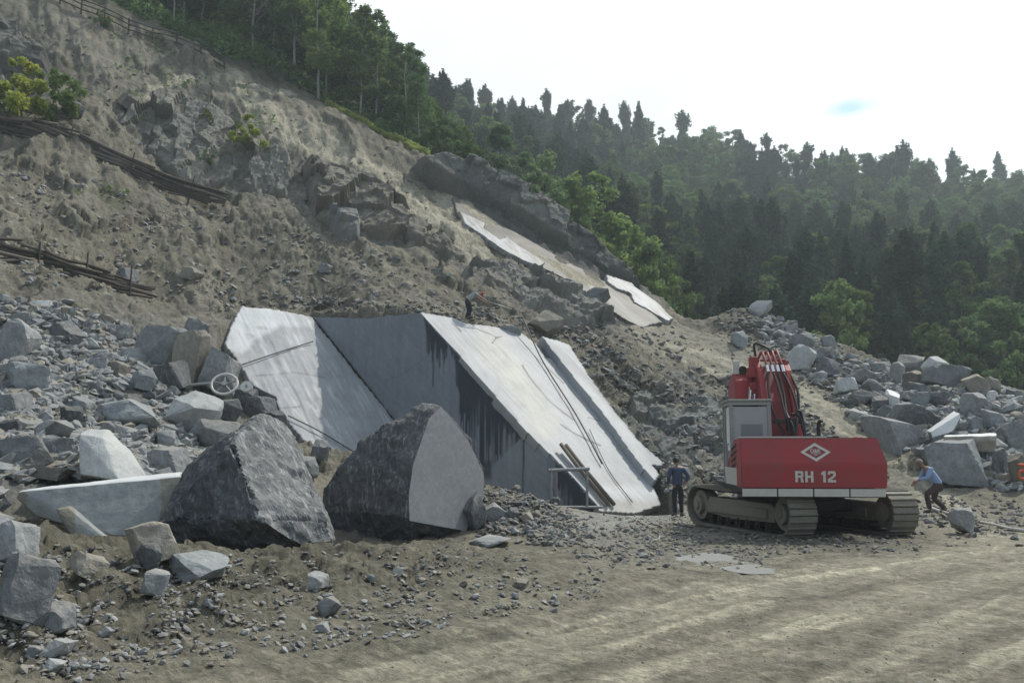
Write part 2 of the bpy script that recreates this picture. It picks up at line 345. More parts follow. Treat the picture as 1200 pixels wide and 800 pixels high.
def ground_material(name='loose_ground', floor=False):
    t = NT(name); P = t.pos()
    at_ = t.n('ShaderNodeVertexColor'); at_.layer_name = 'Col'
    a = t.noise(2.2, 7, .72, P); b = t.noise(9, 5, .7, P); c = t.noise(42, 3, .6, P)
    f = t.math('ADD', t.math('MULTIPLY', a, .45), t.math('ADD', t.math('MULTIPLY', b, .35), t.math('MULTIPLY', c, .2)))
    g = t.rng(f, .36, .64, .42, 1.5)
    cc = t.n('ShaderNodeCombineColor'); [t.l(g, cc.inputs[i]) for i in range(3)]
    base = t.mix(1.0, at_.outputs[0], cc.outputs[0], 'MULTIPLY')
    vor = t.n('ShaderNodeTexVoronoi'); vor.inputs['Scale'].default_value = 7; t.l(P, vor.inputs['Vector'])
    stone = t.rng(vor.outputs['Distance'], .10, .24, .55, 0)
    pick = t.rng(t.noise(2.3, 3, .5, P), .5, .62, 0, 1)
    base = t.mix(t.math('MULTIPLY', t.math('MULTIPLY', stone, pick), t.rng(at_.outputs['Alpha'], 0, .5, 1, 0)), base, (.30, .31, .30, 1))
    h = t.math('ADD', t.math('MULTIPLY', a, .5), t.math('ADD', t.math('MULTIPLY', b, .25), t.math('MULTIPLY', c, .08)))
    if floor:
        Q = t.pos((3.2, .16, 1), [(0, 0, R(-44))]); s1 = t.noise(2.2, 7, .78, Q, .35); Q2 = t.pos((2.6, .3, 1), [(0, 0, R(-66))]); s2 = t.noise(2.0, 6, .75, Q2, .5)
        wv = t.n('ShaderNodeTexWave'); wv.inputs['Scale'].default_value = 1.7; wv.inputs['Distortion'].default_value = 2.5; wv.inputs['Detail'].default_value = 3; wv.bands_direction = 'Y'; t.l(t.pos((1, 1, 1), [(0, 0, R(-44))]), wv.inputs['Vector'])
        msk = t.rng(s1, .52, .60); tread = t.math('MULTIPLY', wv.outputs[1], msk); k_ = t.math('ADD', t.math('MULTIPLY', s1, .6), t.math('MULTIPLY', s2, .4))
        gg = t.rng(k_, .38, .62, .62, 1.35); c2 = t.n('ShaderNodeCombineColor'); [t.l(gg, c2.inputs[i]) for i in range(3)]; base = t.mix(1.0, base, c2.outputs[0], 'MULTIPLY')
        h = t.math('ADD', t.math('MULTIPLY', h, .7), t.math('ADD', t.math('MULTIPLY', k_, .5), t.math('MULTIPLY', tread, .10)))
    n = t.bump(h, .9, .26 if not floor else .16)
    wet = t.rng(at_.outputs['Alpha'], 0, 1, .95, .28)
    return t.set(base, wet, normal=n, spec=.25)

def rock_material(name, c0, c1, streak=0.0, dust=0.5, scale=1.0, rough=.8, vein=.0, bmp=.6, sang=24):
    t = NT(name); O = t.coord('Object', (1, 1, 1)); oi = t.n('ShaderNodeObjectInfo')
    ov = t.n('ShaderNodeVectorMath'); ov.operation = 'MULTIPLY_ADD'; ov.inputs[1].default_value = (13, 7, 5)
    P0 = t.pos()
    a = t.noise(1.1 * scale, 6, .65, P0); b = t.noise(7 * scale, 5, .7, P0); c = t.noise(32, 3, .6, P0)
    f = t.math('ADD', t.math('MULTIPLY', a, .5), t.math('MULTIPLY', b, .5))
    base = t.mix(t.rng(f, .36, .64), c0, c1)
    if streak:
        st = t.pos((5.5, 5.5, .55), (0, R(sang), 0))
        s = t.noise(2.6, 6, .72, st, .5)
        base = t.mix(t.rng(s, .54, .63, 0, streak), base, (.50, .51, .51, 1))
        base = t.mix(t.rng(s, .46, .28, 0, streak), base, (.035, .04, .045, 1))
    if vein:
        vs = t.noise(1.3, 4, .6, t.pos((1, 1, 2.6), (R(-25), R(30), 0)), 2.0)
        v = t.math('ABSOLUTE', t.math('SUBTRACT', vs, .5))
        base = t.mix(t.rng(v, .0, .035, vein, 0), base, (.55, .56, .55, 1))
    hs = t.n('ShaderNodeHueSaturation'); t.l(t.rng(oi.outputs['Random'], 0, 1, .68, 1.25), hs.inputs['Value']); t.l(base, hs.inputs['Color'])
    g = t.n('ShaderNodeNewGeometry'); sx = t.n('ShaderNodeSeparateXYZ'); t.l(g.outputs['Normal'], sx.inputs[0])
    du = t.math('MULTIPLY', t.rng(sx.outputs['Z'], .35, .95, 0, dust), t.rng(b, .38, .58, .25, 1))
    base = t.mix(du, hs.outputs[0], (.27, .25, .205, 1))
    h = t.math('ADD', t.math('MULTIPLY', a, .5), t.math('ADD', t.math('MULTIPLY', b, .3), t.math('MULTIPLY', c, .12)))
    if streak > .5: h = t.math('ADD', h, t.math('MULTIPLY', s, .8))
    return t.set(base, rough, normal=t.bump(h, bmp, .12), spec=.3)

def plain(name, c, rough=.6, metal=0, grime=.35, gscale=3.0, gcol=(.16, .145, .12, 1), bump=.1, low=None):
    t = NT(name); P = t.coord('Object')
    a = t.noise(gscale, 6, .7, P); b = t.noise(gscale * 7, 4, .6, P)
    f = t.math('ADD', t.math('MULTIPLY', a, .6), t.math('MULTIPLY', b, .4))
    base = t.mix(t.rng(f, .42, .68, 0, grime), c + (1,) if len(c) == 3 else c, gcol + (1,) if len(gcol) == 3 else gcol)
    return t.set(base, rough, metal, t.bump(b, bump, .02), .4)

M = {}
M['ground'] = ground_material(); M['floor'] = ground_material('packed_quarry_floor', True)
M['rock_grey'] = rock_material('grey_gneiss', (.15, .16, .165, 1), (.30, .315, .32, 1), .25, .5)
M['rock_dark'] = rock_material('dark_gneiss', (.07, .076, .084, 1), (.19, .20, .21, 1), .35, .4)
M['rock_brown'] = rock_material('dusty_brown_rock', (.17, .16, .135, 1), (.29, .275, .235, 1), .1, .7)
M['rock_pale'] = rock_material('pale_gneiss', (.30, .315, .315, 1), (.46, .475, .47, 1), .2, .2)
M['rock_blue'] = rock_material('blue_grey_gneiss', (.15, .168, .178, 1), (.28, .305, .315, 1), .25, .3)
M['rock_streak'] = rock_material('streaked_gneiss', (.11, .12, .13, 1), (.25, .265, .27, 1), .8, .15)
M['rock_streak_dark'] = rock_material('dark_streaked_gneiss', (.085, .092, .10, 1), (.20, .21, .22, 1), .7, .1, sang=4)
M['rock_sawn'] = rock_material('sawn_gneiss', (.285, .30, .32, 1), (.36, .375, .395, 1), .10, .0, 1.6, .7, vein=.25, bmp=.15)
M['rock_black'] = rock_material('black_rock_and_shade', (.045, .049, .056, 1), (.11, .118, .128, 1), .25, .1)

# ------------------------------------------------------------------ object helpers
def link(name, me, mat=None, parent=None, loc=None, rot=None, scale=None):
    o = bpy.data.objects.new(name, me); col.objects.link(o)
    if mat is not None and me is not None and len(me.materials) == 0:
        for m_ in (mat if isinstance(mat, (list, tuple)) else [mat]): me.materials.append(m_)
    if parent is not None: o.parent = parent
    if loc is not None: o.location = loc
    if rot is not None: o.rotation_euler = rot
    if scale is not None: o.scale = scale
    return o
def tag(o, label, cat, group=None):
    o['label'] = label; o['category'] = cat
    if group: o['group'] = group
    return o
def thing(name, label, cat, loc=(0, 0, 0), rz=0, group=None, rot=None):
    o = bpy.data.objects.new(name, None); col.objects.link(o); o.empty_display_size = .3
    o.location = loc; o.rotation_euler = rot if rot else (0, 0, rz); return tag(o, label, cat, group)
def mesh_np(name, v, f, smooth=False, colors=None, matidx=None):
    """v (n,3); f (m,3|4) int array"""
    me = bpy.data.meshes.new(name); v = np.asarray(v, np.float32); f = np.asarray(f, np.int32); k = f.shape[1]
    me.vertices.add(len(v)); me.vertices.foreach_set('co', v.ravel())
    me.loops.add(f.size); me.loops.foreach_set('vertex_index', f.ravel())
    me.polygons.add(len(f)); me.polygons.foreach_set('loop_start', np.arange(0, f.size, k, dtype=np.int32))
    me.polygons.foreach_set('use_smooth', np.full(len(f), smooth, bool))
    if matidx is not None: me.polygons.foreach_set('material_index', matidx.astype(np.int32))
    me.update(calc_edges=True)
    if colors is not None:
        ca = me.color_attributes.new('Col', 'FLOAT_COLOR', 'POINT'); ca.data.foreach_set('color', np.asarray(colors, np.float32).ravel())
    return me
class MB:
    """collects shapes into one mesh"""
    def __init__(s): s.v = []; s.f = []; s.sm = []
    def add(s, v, f, smooth=False):
        b = len(s.v); s.v += [tuple(map(float, p)) for p in v]; s.f += [tuple(b + i for i in q) for q in f]; s.sm += [smooth] * len(f); return s
    def box(s, c, d, rot=None, bev=0.0):
        bm = bmesh.new(); bmesh.ops.create_cube(bm, size=1)
        for q in bm.verts: q.co = Vector((q.co.x * d[0], q.co.y * d[1], q.co.z * d[2]))
        if bev: bmesh.ops.bevel(bm, geom=list(bm.edges), offset=bev, segments=2, profile=.6, affect='EDGES')
        m = Matrix.Translation(Vector(c)) @ (Euler(rot).to_matrix().to_4x4() if rot else Matrix())
        bm.verts.ensure_lookup_table(); bm.verts.index_update()
        s.add([m @ q.co for q in bm.verts], [[q.index for q in f.verts] for f in bm.faces]); bm.free(); return s
    def prism(s, poly, axis, a, b, bev=0.0):
        """poly: 2D outline; extruded along axis from a to b"""
        def P(p, t):
            if axis == 'x': return (t, p[0], p[1])
            if axis == 'y': return (p[0], t, p[1])
            return (p[0], p[1], t)
        bm = bmesh.new(); n = len(poly)
        v0 = [bm.verts.new(P(p, a)) for p in poly]; v1 = [bm.verts.new(P(p, b)) for p in poly]
        bm.faces.new(v0[::-1]); bm.faces.new(v1)
        for i in range(n): bm.faces.new((v0[i], v0[(i + 1) % n], v1[(i + 1) % n], v1[i]))
        bmesh.ops.recalc_face_normals(bm, faces=bm.faces)
        if bev: bmesh.ops.bevel(bm, geom=list(bm.edges), offset=bev, segments=2, profile=.6, affect='EDGES')
        bm.verts.index_update(); s.add([q.co[:] for q in bm.verts], [[q.index for q in f.verts] for f in bm.faces]); bm.free(); return s
    def cyl(s, p0, p1, r0, r1=None, n=12, caps=True, smooth=True):
        r1 = r0 if r1 is None else r1; p0 = Vector(p0); p1 = Vector(p1); d = (p1 - p0).normalized()
        a = d.orthogonal().normalized(); b = d.cross(a); v = []
        for p, r in ((p0, r0), (p1, r1)):
            for k in range(n): t = 2 * math.pi * k / n; v.append(p + a * (r * math.cos(t)) + b * (r * math.sin(t)))
        s.add(v, [(k, (k + 1) % n, n + (k + 1) % n, n + k) for k in range(n)], smooth)
        if caps: s.add(v[:n], [tuple(range(n))[::-1]]); s.add(v[n:], [tuple(range(n))])
        return s
    def tube(s, pts, r, n=8, smooth=True):
        pts = [Vector(p) for p in pts]; rs = r if isinstance(r, (list, tuple)) else [r] * len(pts); v = []; up = None
        for i, p in enumerate(pts):
            d = (pts[min(i + 1, len(pts) - 1)] - pts[max(i - 1, 0)]).normalized()
            if up is None: up = d.orthogonal().normalized()
            up = (up - d * up.dot(d)).normalized(); b = d.cross(up)
            for k in range(n): t = 2 * math.pi * k / n; v.append(p + up * (rs[i] * math.cos(t)) + b * (rs[i] * math.sin(t)))
        f = [(i * n + k, i * n + (k + 1) % n, (i + 1) * n + (k + 1) % n, (i + 1) * n + k) for i in range(len(pts) - 1) for k in range(n)]
        f += [tuple(range(n))[::-1], tuple((len(pts) - 1) * n + k for k in range(n))]
        return s.add(v, f, smooth)
    def obj(s, name, mat, parent=None, **k):
        me = bpy.data.meshes.new(name); me.from_pydata(s.v, [], s.f); me.polygons.foreach_set('use_smooth', s.sm); me.update()
        return link(name, me, mat, parent, **k)
def curve_pts(p, n=24):
    """catmull-rom through points"""
    p = [Vector(q) for q in p]; p = [p[0] * 2 - p[1]] + p + [p[-1] * 2 - p[-2]]; out = []
    for i in range(1, len(p) - 2):
        for k in range(n):
            t = k / n; out.append(0.5 * ((2 * p[i]) + (p[i + 1] - p[i - 1]) * t + (2 * p[i - 1] - 5 * p[i] + 4 * p[i + 1] - p[i + 2]) * t * t + (3 * p[i] - p[i - 1] - 3 * p[i + 1] + p[i + 2]) * t ** 3))
    out.append(p[-2]); return out
def dup(o, parent=None):
    c = o.copy(); col.objects.link(c); c.parent = parent
    for ch in o.children: dup(ch, c)
    return c

# ------------------------------------------------------------------ terrain sheet
def build_terrain():
    A = np.concatenate([np.linspace(-110, -34, 50, endpoint=False), np.linspace(-34, 34, 800, endpoint=False), np.linspace(34, 110, 51)])
    rr = [0.6]
    while rr[-1] < 620:
        r = rr[-1]
        st = .06 if r < 5.5 else .0085 if r < 14 else .0075 if r < 28 else .0033 if r < 72 else .009 if r < 260 else .06
        rr.append(r * (1 + st))
    rr = np.array(rr); a = np.radians(A)
    x = np.sin(a)[None, :] * rr[:, None]; y = np.cos(a)[None, :] * rr[:, None]
    z, F = fields(x, y)
    px, py = F['px'], F['py']
    def c3(r, g, b): return np.array([r, g, b])[None, None, :]
    def mixc(c, t, k): return c * (1 - t[..., None]) + k * t[..., None]
    n1 = fbm2(x * .15, y * .15, 4, 201); n2 = fbm2(x * .6, y * .6, 4, 202); n3 = fbm2(x * 2.5, y * 2.5, 3, 203)
    C = c3(.178, .166, .128) * np.ones(x.shape)[..., None]
    C = mixc(C, sst(-.3, .5, n2 + .4 * n1) * .6 * F['hill'], c3(.125, .118, .095))
    C = mixc(C, sst(.1, .6, F['rill'] + .4 * n3) * .5 * F['hill'] * (y > 30), c3(.27, .255, .21))
    left_grey = sst(-20, 60, polydist(px, py, [(-300, 345), (150, 350), (270, 370), (330, 520), (300, 600), (-300, 640)])) * (y > 13) * (y < 45)
    C = mixc(C, left_grey * .8, c3(.16, .165, .16))
    # cut rock
    rk = F['rock']; C = mixc(C, rk * .5, c3(.15, .148, .138))
    C = mixc(C, rk * sst(.15, .4, n3 + n2 * .6) * .45, c3(.25, .235, .195))
    fr = F['frac']; C = C * (1 - fr[..., None] * .6) + (0.7 + .5 * F['fc2'])[..., None] * c3(.15, .155, .15) * fr[..., None] * .6
    # dark upper band
    ub = sst(-6, 8, polydist(px, py, OUT[2])) * (y > 40) * (y < 70); C = mixc(C, ub * .75, c3(.085, .088, .085))
    # pale dusty crest of the cut and its paths
    pale = np.zeros(x.shape)
    for P, wd in (([(262, 96), (300, 104), (345, 118)], 4), ([(168, 122), (180, 104), (215, 95), (275, 98)], 5), ([(277, 98), (300, 128), (335, 150), (395, 172), (450, 208), (520, 262), (560, 300)], 13), ([(400, 215), (440, 232), (500, 262)], 9), ([(520, 232), (600, 285), (680, 330), (760, 380)], 12)):
        pale = np.maximum(pale, sst(wd * 1.5, wd * .5, linedist(px, py, P) + 5 * n2))
    C = mixc(C, pale * .8 * (y > 40) * (y < 70), c3(.42, .39, .30))
    # scrubby patches; top-left soil painted lighter to offset the trees' shade
    gr = sst(.28, .5, n2 + .5 * n1) * sst(35, 45, y) * (1 - rk) * (py < 260) * (px < 420) * F['hill']; C = mixc(C, gr * .55, c3(.085, .095, .055))
    tl = sst(-10, 40, polydist(px, py, [(-200, -80), (60, -10), (270, 92), (360, 128), (300, 160), (200, 105), (110, 120), (60, 40), (-200, 30)])) * (y > 45) * (y < 72) * (1 - F['forest']); C = mixc(C, tl * .65 * sst(-.6, .3, n2), c3(.26, .245, .205))
    # road up the mound
    C = mixc(C, F['road'] * .8, c3(.25, .235, .19))
    for P, wd in (([(1010, 525), (960, 486), (900, 445), (830, 415), (780, 402)], 5), ([(1120, 590), (1060, 545), (1000, 495), (940, 455)], 8), ([(860, 442), (820, 428), (780, 412)], 4)):
        C = mixc(C, sst(wd * 1.3, wd * .3, linedist(px, py, P) + 3 * n3) * .9 * (y > 28) * (y < 60), c3(.36, .335, .26))
    md = sst(10, 40, polydist(px, py, [(870, 350), (1010, 410), (1210, 430), (1210, 590), (1120, 590), (1060, 520), (960, 430)])) * (y > 28) * (y < 62); C = mixc(C, md * .6, c3(.16, .165, .165))
    bank = (1 - F['floor']) * sst(16, 13, y) * sst(.02, .18, z); C = mixc(C, bank * .7, c3(.098, .092, .068)); C = mixc(C, bank * sst(.1, .6, n2 + n3 * .5) * .45, c3(.17, .157, .115))
    # working floor: damp dark and dry pale patches, wheel tracks
    fl = F['floor']; C = mixc(C, fl * sst(.1, -.5, n1 + .3 * n2) * .35, c3(.112, .107, .080))
    tr = sst(-.02, .30, F['rut'] + .25 * n2) 
    bnd = np.zeros(x.shape)
    for P, wd in (([(380, 812), (560, 775), (700, 735), (830, 700), (960, 672), (1110, 650), (1260, 625)], 17), ([(640, 830), (800, 775), (930, 735), (1060, 700), (1260, 655)], 15), ([(560, 806), (760, 745), (900, 705)], 7), ([(900, 830), (1040, 770), (1150, 715), (1280, 690)], 20), ([(1080, 830), (1170, 770), (1260, 740)], 18), ([(700, 720), (800, 690), (880, 668)], 5)):
        bnd = np.maximum(bnd, sst(wd * 1.25, wd * .35, linedist(px, py, P) + 9 * n2 + 6 * F['rut']))
    tr = np.clip(bnd * (.45 + .75 * tr) + .18 * tr, 0, 1)
    C = mixc(C, fl * tr * .9 * (y < 22), c3(.40, .38, .29))
    lime = sst(-10, 16, polydist(px, py, [(640, 596), (800, 590), (810, 604), (770, 616), (690, 640), (650, 606)]) + 10 * n2) * (y > 16) * (y < 36)
    C = mixc(C, lime * .8, c3(.30, .30, .28))
    wet = sst(-18, 22, polydist(px, py, [(640, 600), (700, 590), (850, 600), (905, 640), (900, 672), (780, 668), (690, 655)]) + 26 * n2) * sst(.35, -.1, n2) * (y > 11) * (y < 34) * fl
    C = mixc(C, wet * .45, c3(.13, .127, .11))
    alpha = wet * .9
    # mud under and round the excavator
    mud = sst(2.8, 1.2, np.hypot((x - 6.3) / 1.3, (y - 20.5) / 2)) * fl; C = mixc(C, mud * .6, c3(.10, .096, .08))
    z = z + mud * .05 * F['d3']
    # forest floor
    C = mixc(C, F['forest'], c3(.035, .042, .022))
    grs = sst(.15, .9, F['forest']) * sst(1.0, .8, F['forest']) * (px > 380) * (px < 520); C = mixc(C, grs * .7, c3(.11, .14, .04))
    C *= (1 + .18 * F['d3'] + .10 * n3)[..., None]
    cols = np.concatenate([np.clip(C, .01, .6), alpha[..., None]], -1)
    # push the relief out along the slope's own normal so that it does not smear downhill
    e_ = .25; gx = (Hbase(x[:, ::4] + e_, y[:, ::4]) - Hbase(x[:, ::4], y[:, ::4])) / e_; gy = (Hbase(x[:, ::4], y[:, ::4] + e_) - Hbase(x[:, ::4], y[:, ::4])) / e_
    ji = np.arange(x.shape[1]) / 4.0; j0 = np.minimum(ji.astype(int), gx.shape[1] - 2); fj = np.clip(ji - j0, 0, 1)[None, :]
    gx = gx[:, j0] * (1 - fj) + gx[:, j0 + 1] * fj; gy = gy[:, j0] * (1 - fj) + gy[:, j0 + 1] * fj
    gl = np.sqrt(gx * gx + gy * gy + 1); dsp = (z - F['zb']) * sst(14, 30, y) * ~F['clamp'] * (y < 80)
    x = x - gx / gl * dsp * .9; y = y - gy / gl * dsp * .9; z = z - dsp + dsp / gl * .9 * gl * .9
    nr, na = x.shape; V = np.stack([x, y, z], -1)
    i = np.arange(nr - 1)[:, None] * na + np.arange(na - 1)[None, :]
    Fc = np.stack([i, i + 1, i + na + 1, i + na], -1)[:, :, ::-1]
    mid = (slice(0, -1), slice(0, -1))
    reg = np.zeros((nr - 1, na - 1), int)                    # 0 quarry floor, 1 hillside, 2 forest hill, 3 dirt road
    reg[(F['floor'][mid] < .5)] = 1; reg[F['forest'][mid] > .5] = 2
    reg[(F['road'][mid] > .5) & (reg == 1) & (y[mid] > 29)] = 3
    reg[(reg == 1) & (y[mid] < 12.8)] = 0
    names = ['ground', 'quarry_hillside', 'forest_hill', 'dirt_road']
    Vf = V.reshape(-1, 3); Cf = cols.reshape(-1, 4)
    for k, nm in enumerate(names):
        ff = Fc[reg == k]; used = np.unique(ff); mp = np.zeros(len(Vf), np.int64); mp[used] = np.arange(len(used))
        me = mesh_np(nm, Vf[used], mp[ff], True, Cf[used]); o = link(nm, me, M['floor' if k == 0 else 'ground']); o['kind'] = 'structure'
build_terrain()
# ------------------------------------------------------------------ bedding planes and sawn faces
def slab_material(name, base, k=1.0, rough=.5, spec=.15):
    t = NT(name); at_ = t.n('ShaderNodeVertexColor'); at_.layer_name = 'Col'
    P = t.pos(); a = t.noise(.9, 6, .6, P); b = t.noise(14, 5, .7, P); s = t.noise(1.2, 5, .65, t.pos((5, .6, 5), [(0, 0, R(-37.7)), (R(-40), 0, 0)]), .4)
    f = t.math('ADD', t.math('MULTIPLY', a, .35), t.math('ADD', t.math('MULTIPLY', b, .3), t.math('MULTIPLY', s, .35)))
    g = t.rng(f, .35, .65, 1 - .22 * k, 1 + .18 * k); cc = t.n('ShaderNodeCombineColor'); [t.l(g, cc.inputs[i]) for i in range(3)]
    c = t.mix(1.0, t.mix(1.0, at_.outputs[0], base, 'MULTIPLY'), cc.outputs[0], 'MULTIPLY')
    h = t.math('ADD', t.math('MULTIPLY', a, .4), t.math('ADD', t.math('MULTIPLY', s, .4), t.math('MULTIPLY', b, .12)))
    return t.set(c, t.rng(at_.outputs['Alpha'], 0, 1, rough, .22), normal=t.bump(h, .35, .08), spec=spec)
M['slab_white'] = slab_material('pale_bedding_plane', (1, 1, 1, 1))
def planar(name, poly, n, c, parent, cell=.07, thick=.7, jag=2.2, colf=None, reliefn=.02, mat='slab_white', relief=None, seed=0, vaxis=None):
    """a dense sheet on the plane n.p=c, bounded by a ragged outline, with real thickness behind it"""
    n = np.array(n, float); up = np.array([0, 0, 1.0])
    u = np.cross(up, n); u /= np.linalg.norm(u); v = np.cross(n, u)
    if vaxis is not None: v = vaxis / np.linalg.norm(vaxis); u = np.cross(v, n)
    Q = np.array([hitplane(a, b, n, c) for a, b in poly]); o = Q.mean(0); pu = (Q - o) @ u; pv = (Q - o) @ v
    gu = np.arange(pu.min() - .4, pu.max() + .4, cell); gv = np.arange(pv.min() - .4, pv.max() + .4, cell)
    U, Vv = np.meshgrid(gu, gv, indexing='ij'); P = o + U[..., None] * u + Vv[..., None] * v
    px, py = proj(P[..., 0], P[..., 1], P[..., 2])
    sd_ = polydist(U, Vv, list(zip(pu, pv)))
    jg = jag * .028 * fbm2(U * 1.1 + seed, Vv * 1.1, 4, 300 + seed, .65)
    ins = sd_ + jg > 0
    al = fbm2(U * 5, Vv * .5, 4, 310 + seed); big = fbm2(U * .5, Vv * .4, 4, 320 + seed)
    h = reliefn * (fbm2(U * .6, Vv * .6, 3, 330) * 2 + al * .7)
    if relief is not None: h = h + relief(px, py, U, Vv)
    Pd = P + h[..., None] * n
    C = np.ones(P.shape[:2] + (4,)); C[..., 3] = 0
    if colf is not None: colf(C, px, py, U, Vv, al, big)
    inc = ins[:-1, :-1] & ins[1:, :-1] & ins[:-1, 1:] & ins[1:, 1:]
    nv = U.shape[1]; i = np.arange(U.shape[0] - 1)[:, None] * nv + np.arange(nv - 1)[None, :]
    F = np.stack([i, i + nv, i + nv + 1, i + 1], -1)[inc]
    used = np.unique(F); mp = np.zeros(U.size, int); mp[used] = np.arange(len(used)); F = mp[F]
    V0 = Pd.reshape(-1, 3)[used]; C0 = C.reshape(-1, 4)[used]
    # edges of the sheet -> side walls, then a back face
    e = np.concatenate([F[:, [0, 1]], F[:, [1, 2]], F[:, [2, 3]], F[:, [3, 0]]]); key = np.sort(e, 1); kk = key[:, 0].astype(np.int64) * len(V0) + key[:, 1]
    _, inv, cnt = np.unique(kk, return_inverse=True, return_counts=True); be = e[cnt[inv] == 1]
    V1 = V0 - n * thick + (fbm3(V0[:, 0] * 2, V0[:, 1] * 2, V0[:, 2] * 2, 2)[:, None]) * .12 * n
    m = len(V0); W_ = np.stack([be[:, 1], be[:, 0], be[:, 0] + m, be[:, 1] + m], -1)
    C1 = C0.copy(); C1[:, :3] *= .7
    me = mesh_np(name, np.r_[V0, V1], np.r_[F, F[:, ::-1] + m, W_], False, np.r_[C0, C1]); me.materials.append(M[mat])
    sm = np.zeros(len(me.polygons), bool); sm[:len(F)] = True; me.polygons.foreach_set('use_smooth', sm)
    return link(name, me, None, parent)
def shade(C, m, rgb): C[..., :3] = C[..., :3] * (1 - m[..., None]) + np.array(rgb) * m[..., None]
PALE = (.37, .385, .40)
def col_white(C, px, py, U, V, al, big):
    C[..., :3] = PALE
    shade(C, sst(.0, .6, big + .3 * al) * .5, (.33, .345, .36))
    yl = sst(26, 4, linedist(px, py, [(570, 400), (610, 450), (640, 500)])); shade(C, yl * .35, (.50, .485, .38))
    wh = sst(14, 3, np.abs(py - (590 - 12)) + 0 * px) * .5; shade(C, wh, (.6,.62,.63))
    for P, wd in (([(612, 428), (620, 441), (642, 468), (660, 483), (672, 491)], .9), ([(657, 497), (674, 508), (690, 516), (704, 522)], 1.0), ([(624, 415), (642, 431), (661, 449)], .8), ([(689, 489), (704, 493)], .8), ([(577, 402), (581, 396), (588, 394)], .9), ([(530, 378), (540, 388)], .9)):
        shade(C, sst(wd * 1.4, wd * .3, linedist(px, py, P) + .7 * al + .5 * big) * .85, (.045, .05, .055))
    st = sst(16, 3, linedist(px, py, [(660, 560), (700, 585), (760, 592)]) + 6 * al); shade(C, st * .3, (.36, .37, .37))
    shade(C, sst(.28, .55, fbm2(U * 1.2, V * 1.0, 4, 382)) * .28, (.27, .265, .24)); shade(C, sst(.35, .5, fbm2(U * 9, V * .35, 3, 383)) * .3, (.24, .255, .27))
    gouge = sst(.25, .6, al) * sst(350, 560, py); shade(C, gouge * .35, (.36, .38, .40))
    dirt = sst(12, 0, 592 - py + 8 * al); shade(C, dirt * .6, (.30, .29, .25))
def rel_white(px, py, U, V):
    r = -.05 * sst(2.0, .4, linedist(px, py, [(618, 438), (630, 458), (652, 476), (672, 490)]))
    r = r - .06 * sst(2.2, .4, linedist(px, py, [(655, 497), (678, 512), (705, 522)]))
    r = r + .05 * sst(0, 1.2, linedist(px, py, [(607, 384), (705, 562)]) * np.sign((px - 607) * (562 - 384) - (py - 384) * (705 - 607)) + .5)
    return r
q = thing('cut_rock', 'huge sawn grey rock face with a pale sloping top plane beside the excavator', 'rock face', tuple(P2))
def under(o, root):
    o.parent = root; o.matrix_parent_inverse = Matrix.Translation(-Vector(root.location)); return o
pw = planar('sloping_face', [(491, 365), (530, 371), (548, 379), (572, 381), (606, 385), (628, 402), (640, 418), (655, 424), (700, 470), (742, 530), (768, 575), (776, 592), (745, 602), (702, 600), (697, 589), (668, 556), (615, 504), (560, 441)], PN, CW, None, colf=col_white, seed=1, thick=.34, jag=.6, vaxis=P1 - P2, cell=.055); under(pw, q)
def col_strip(C, px, py, U, V, al, big):
    C[..., :3] = PALE; shade(C, sst(8, 1, linedist(px, py, [(640, 402), (690, 445), (740, 500), (775, 548)]) + 2 * al) * .75, (.20, .215, .23))
    shade(C, sst(.2, .5, al) * .4, (.33, .35, .37))
p2_ = planar('upper_ledge', [(633, 393), (652, 398), (668, 403), (690, 440), (720, 480), (748, 515), (779, 543), (776, 548), (766, 545), (774, 556), (768, 566), (752, 548), (700, 477), (655, 422)], PN, CW + .32, None, colf=col_strip, seed=4, thick=.9); under(p2_, q)
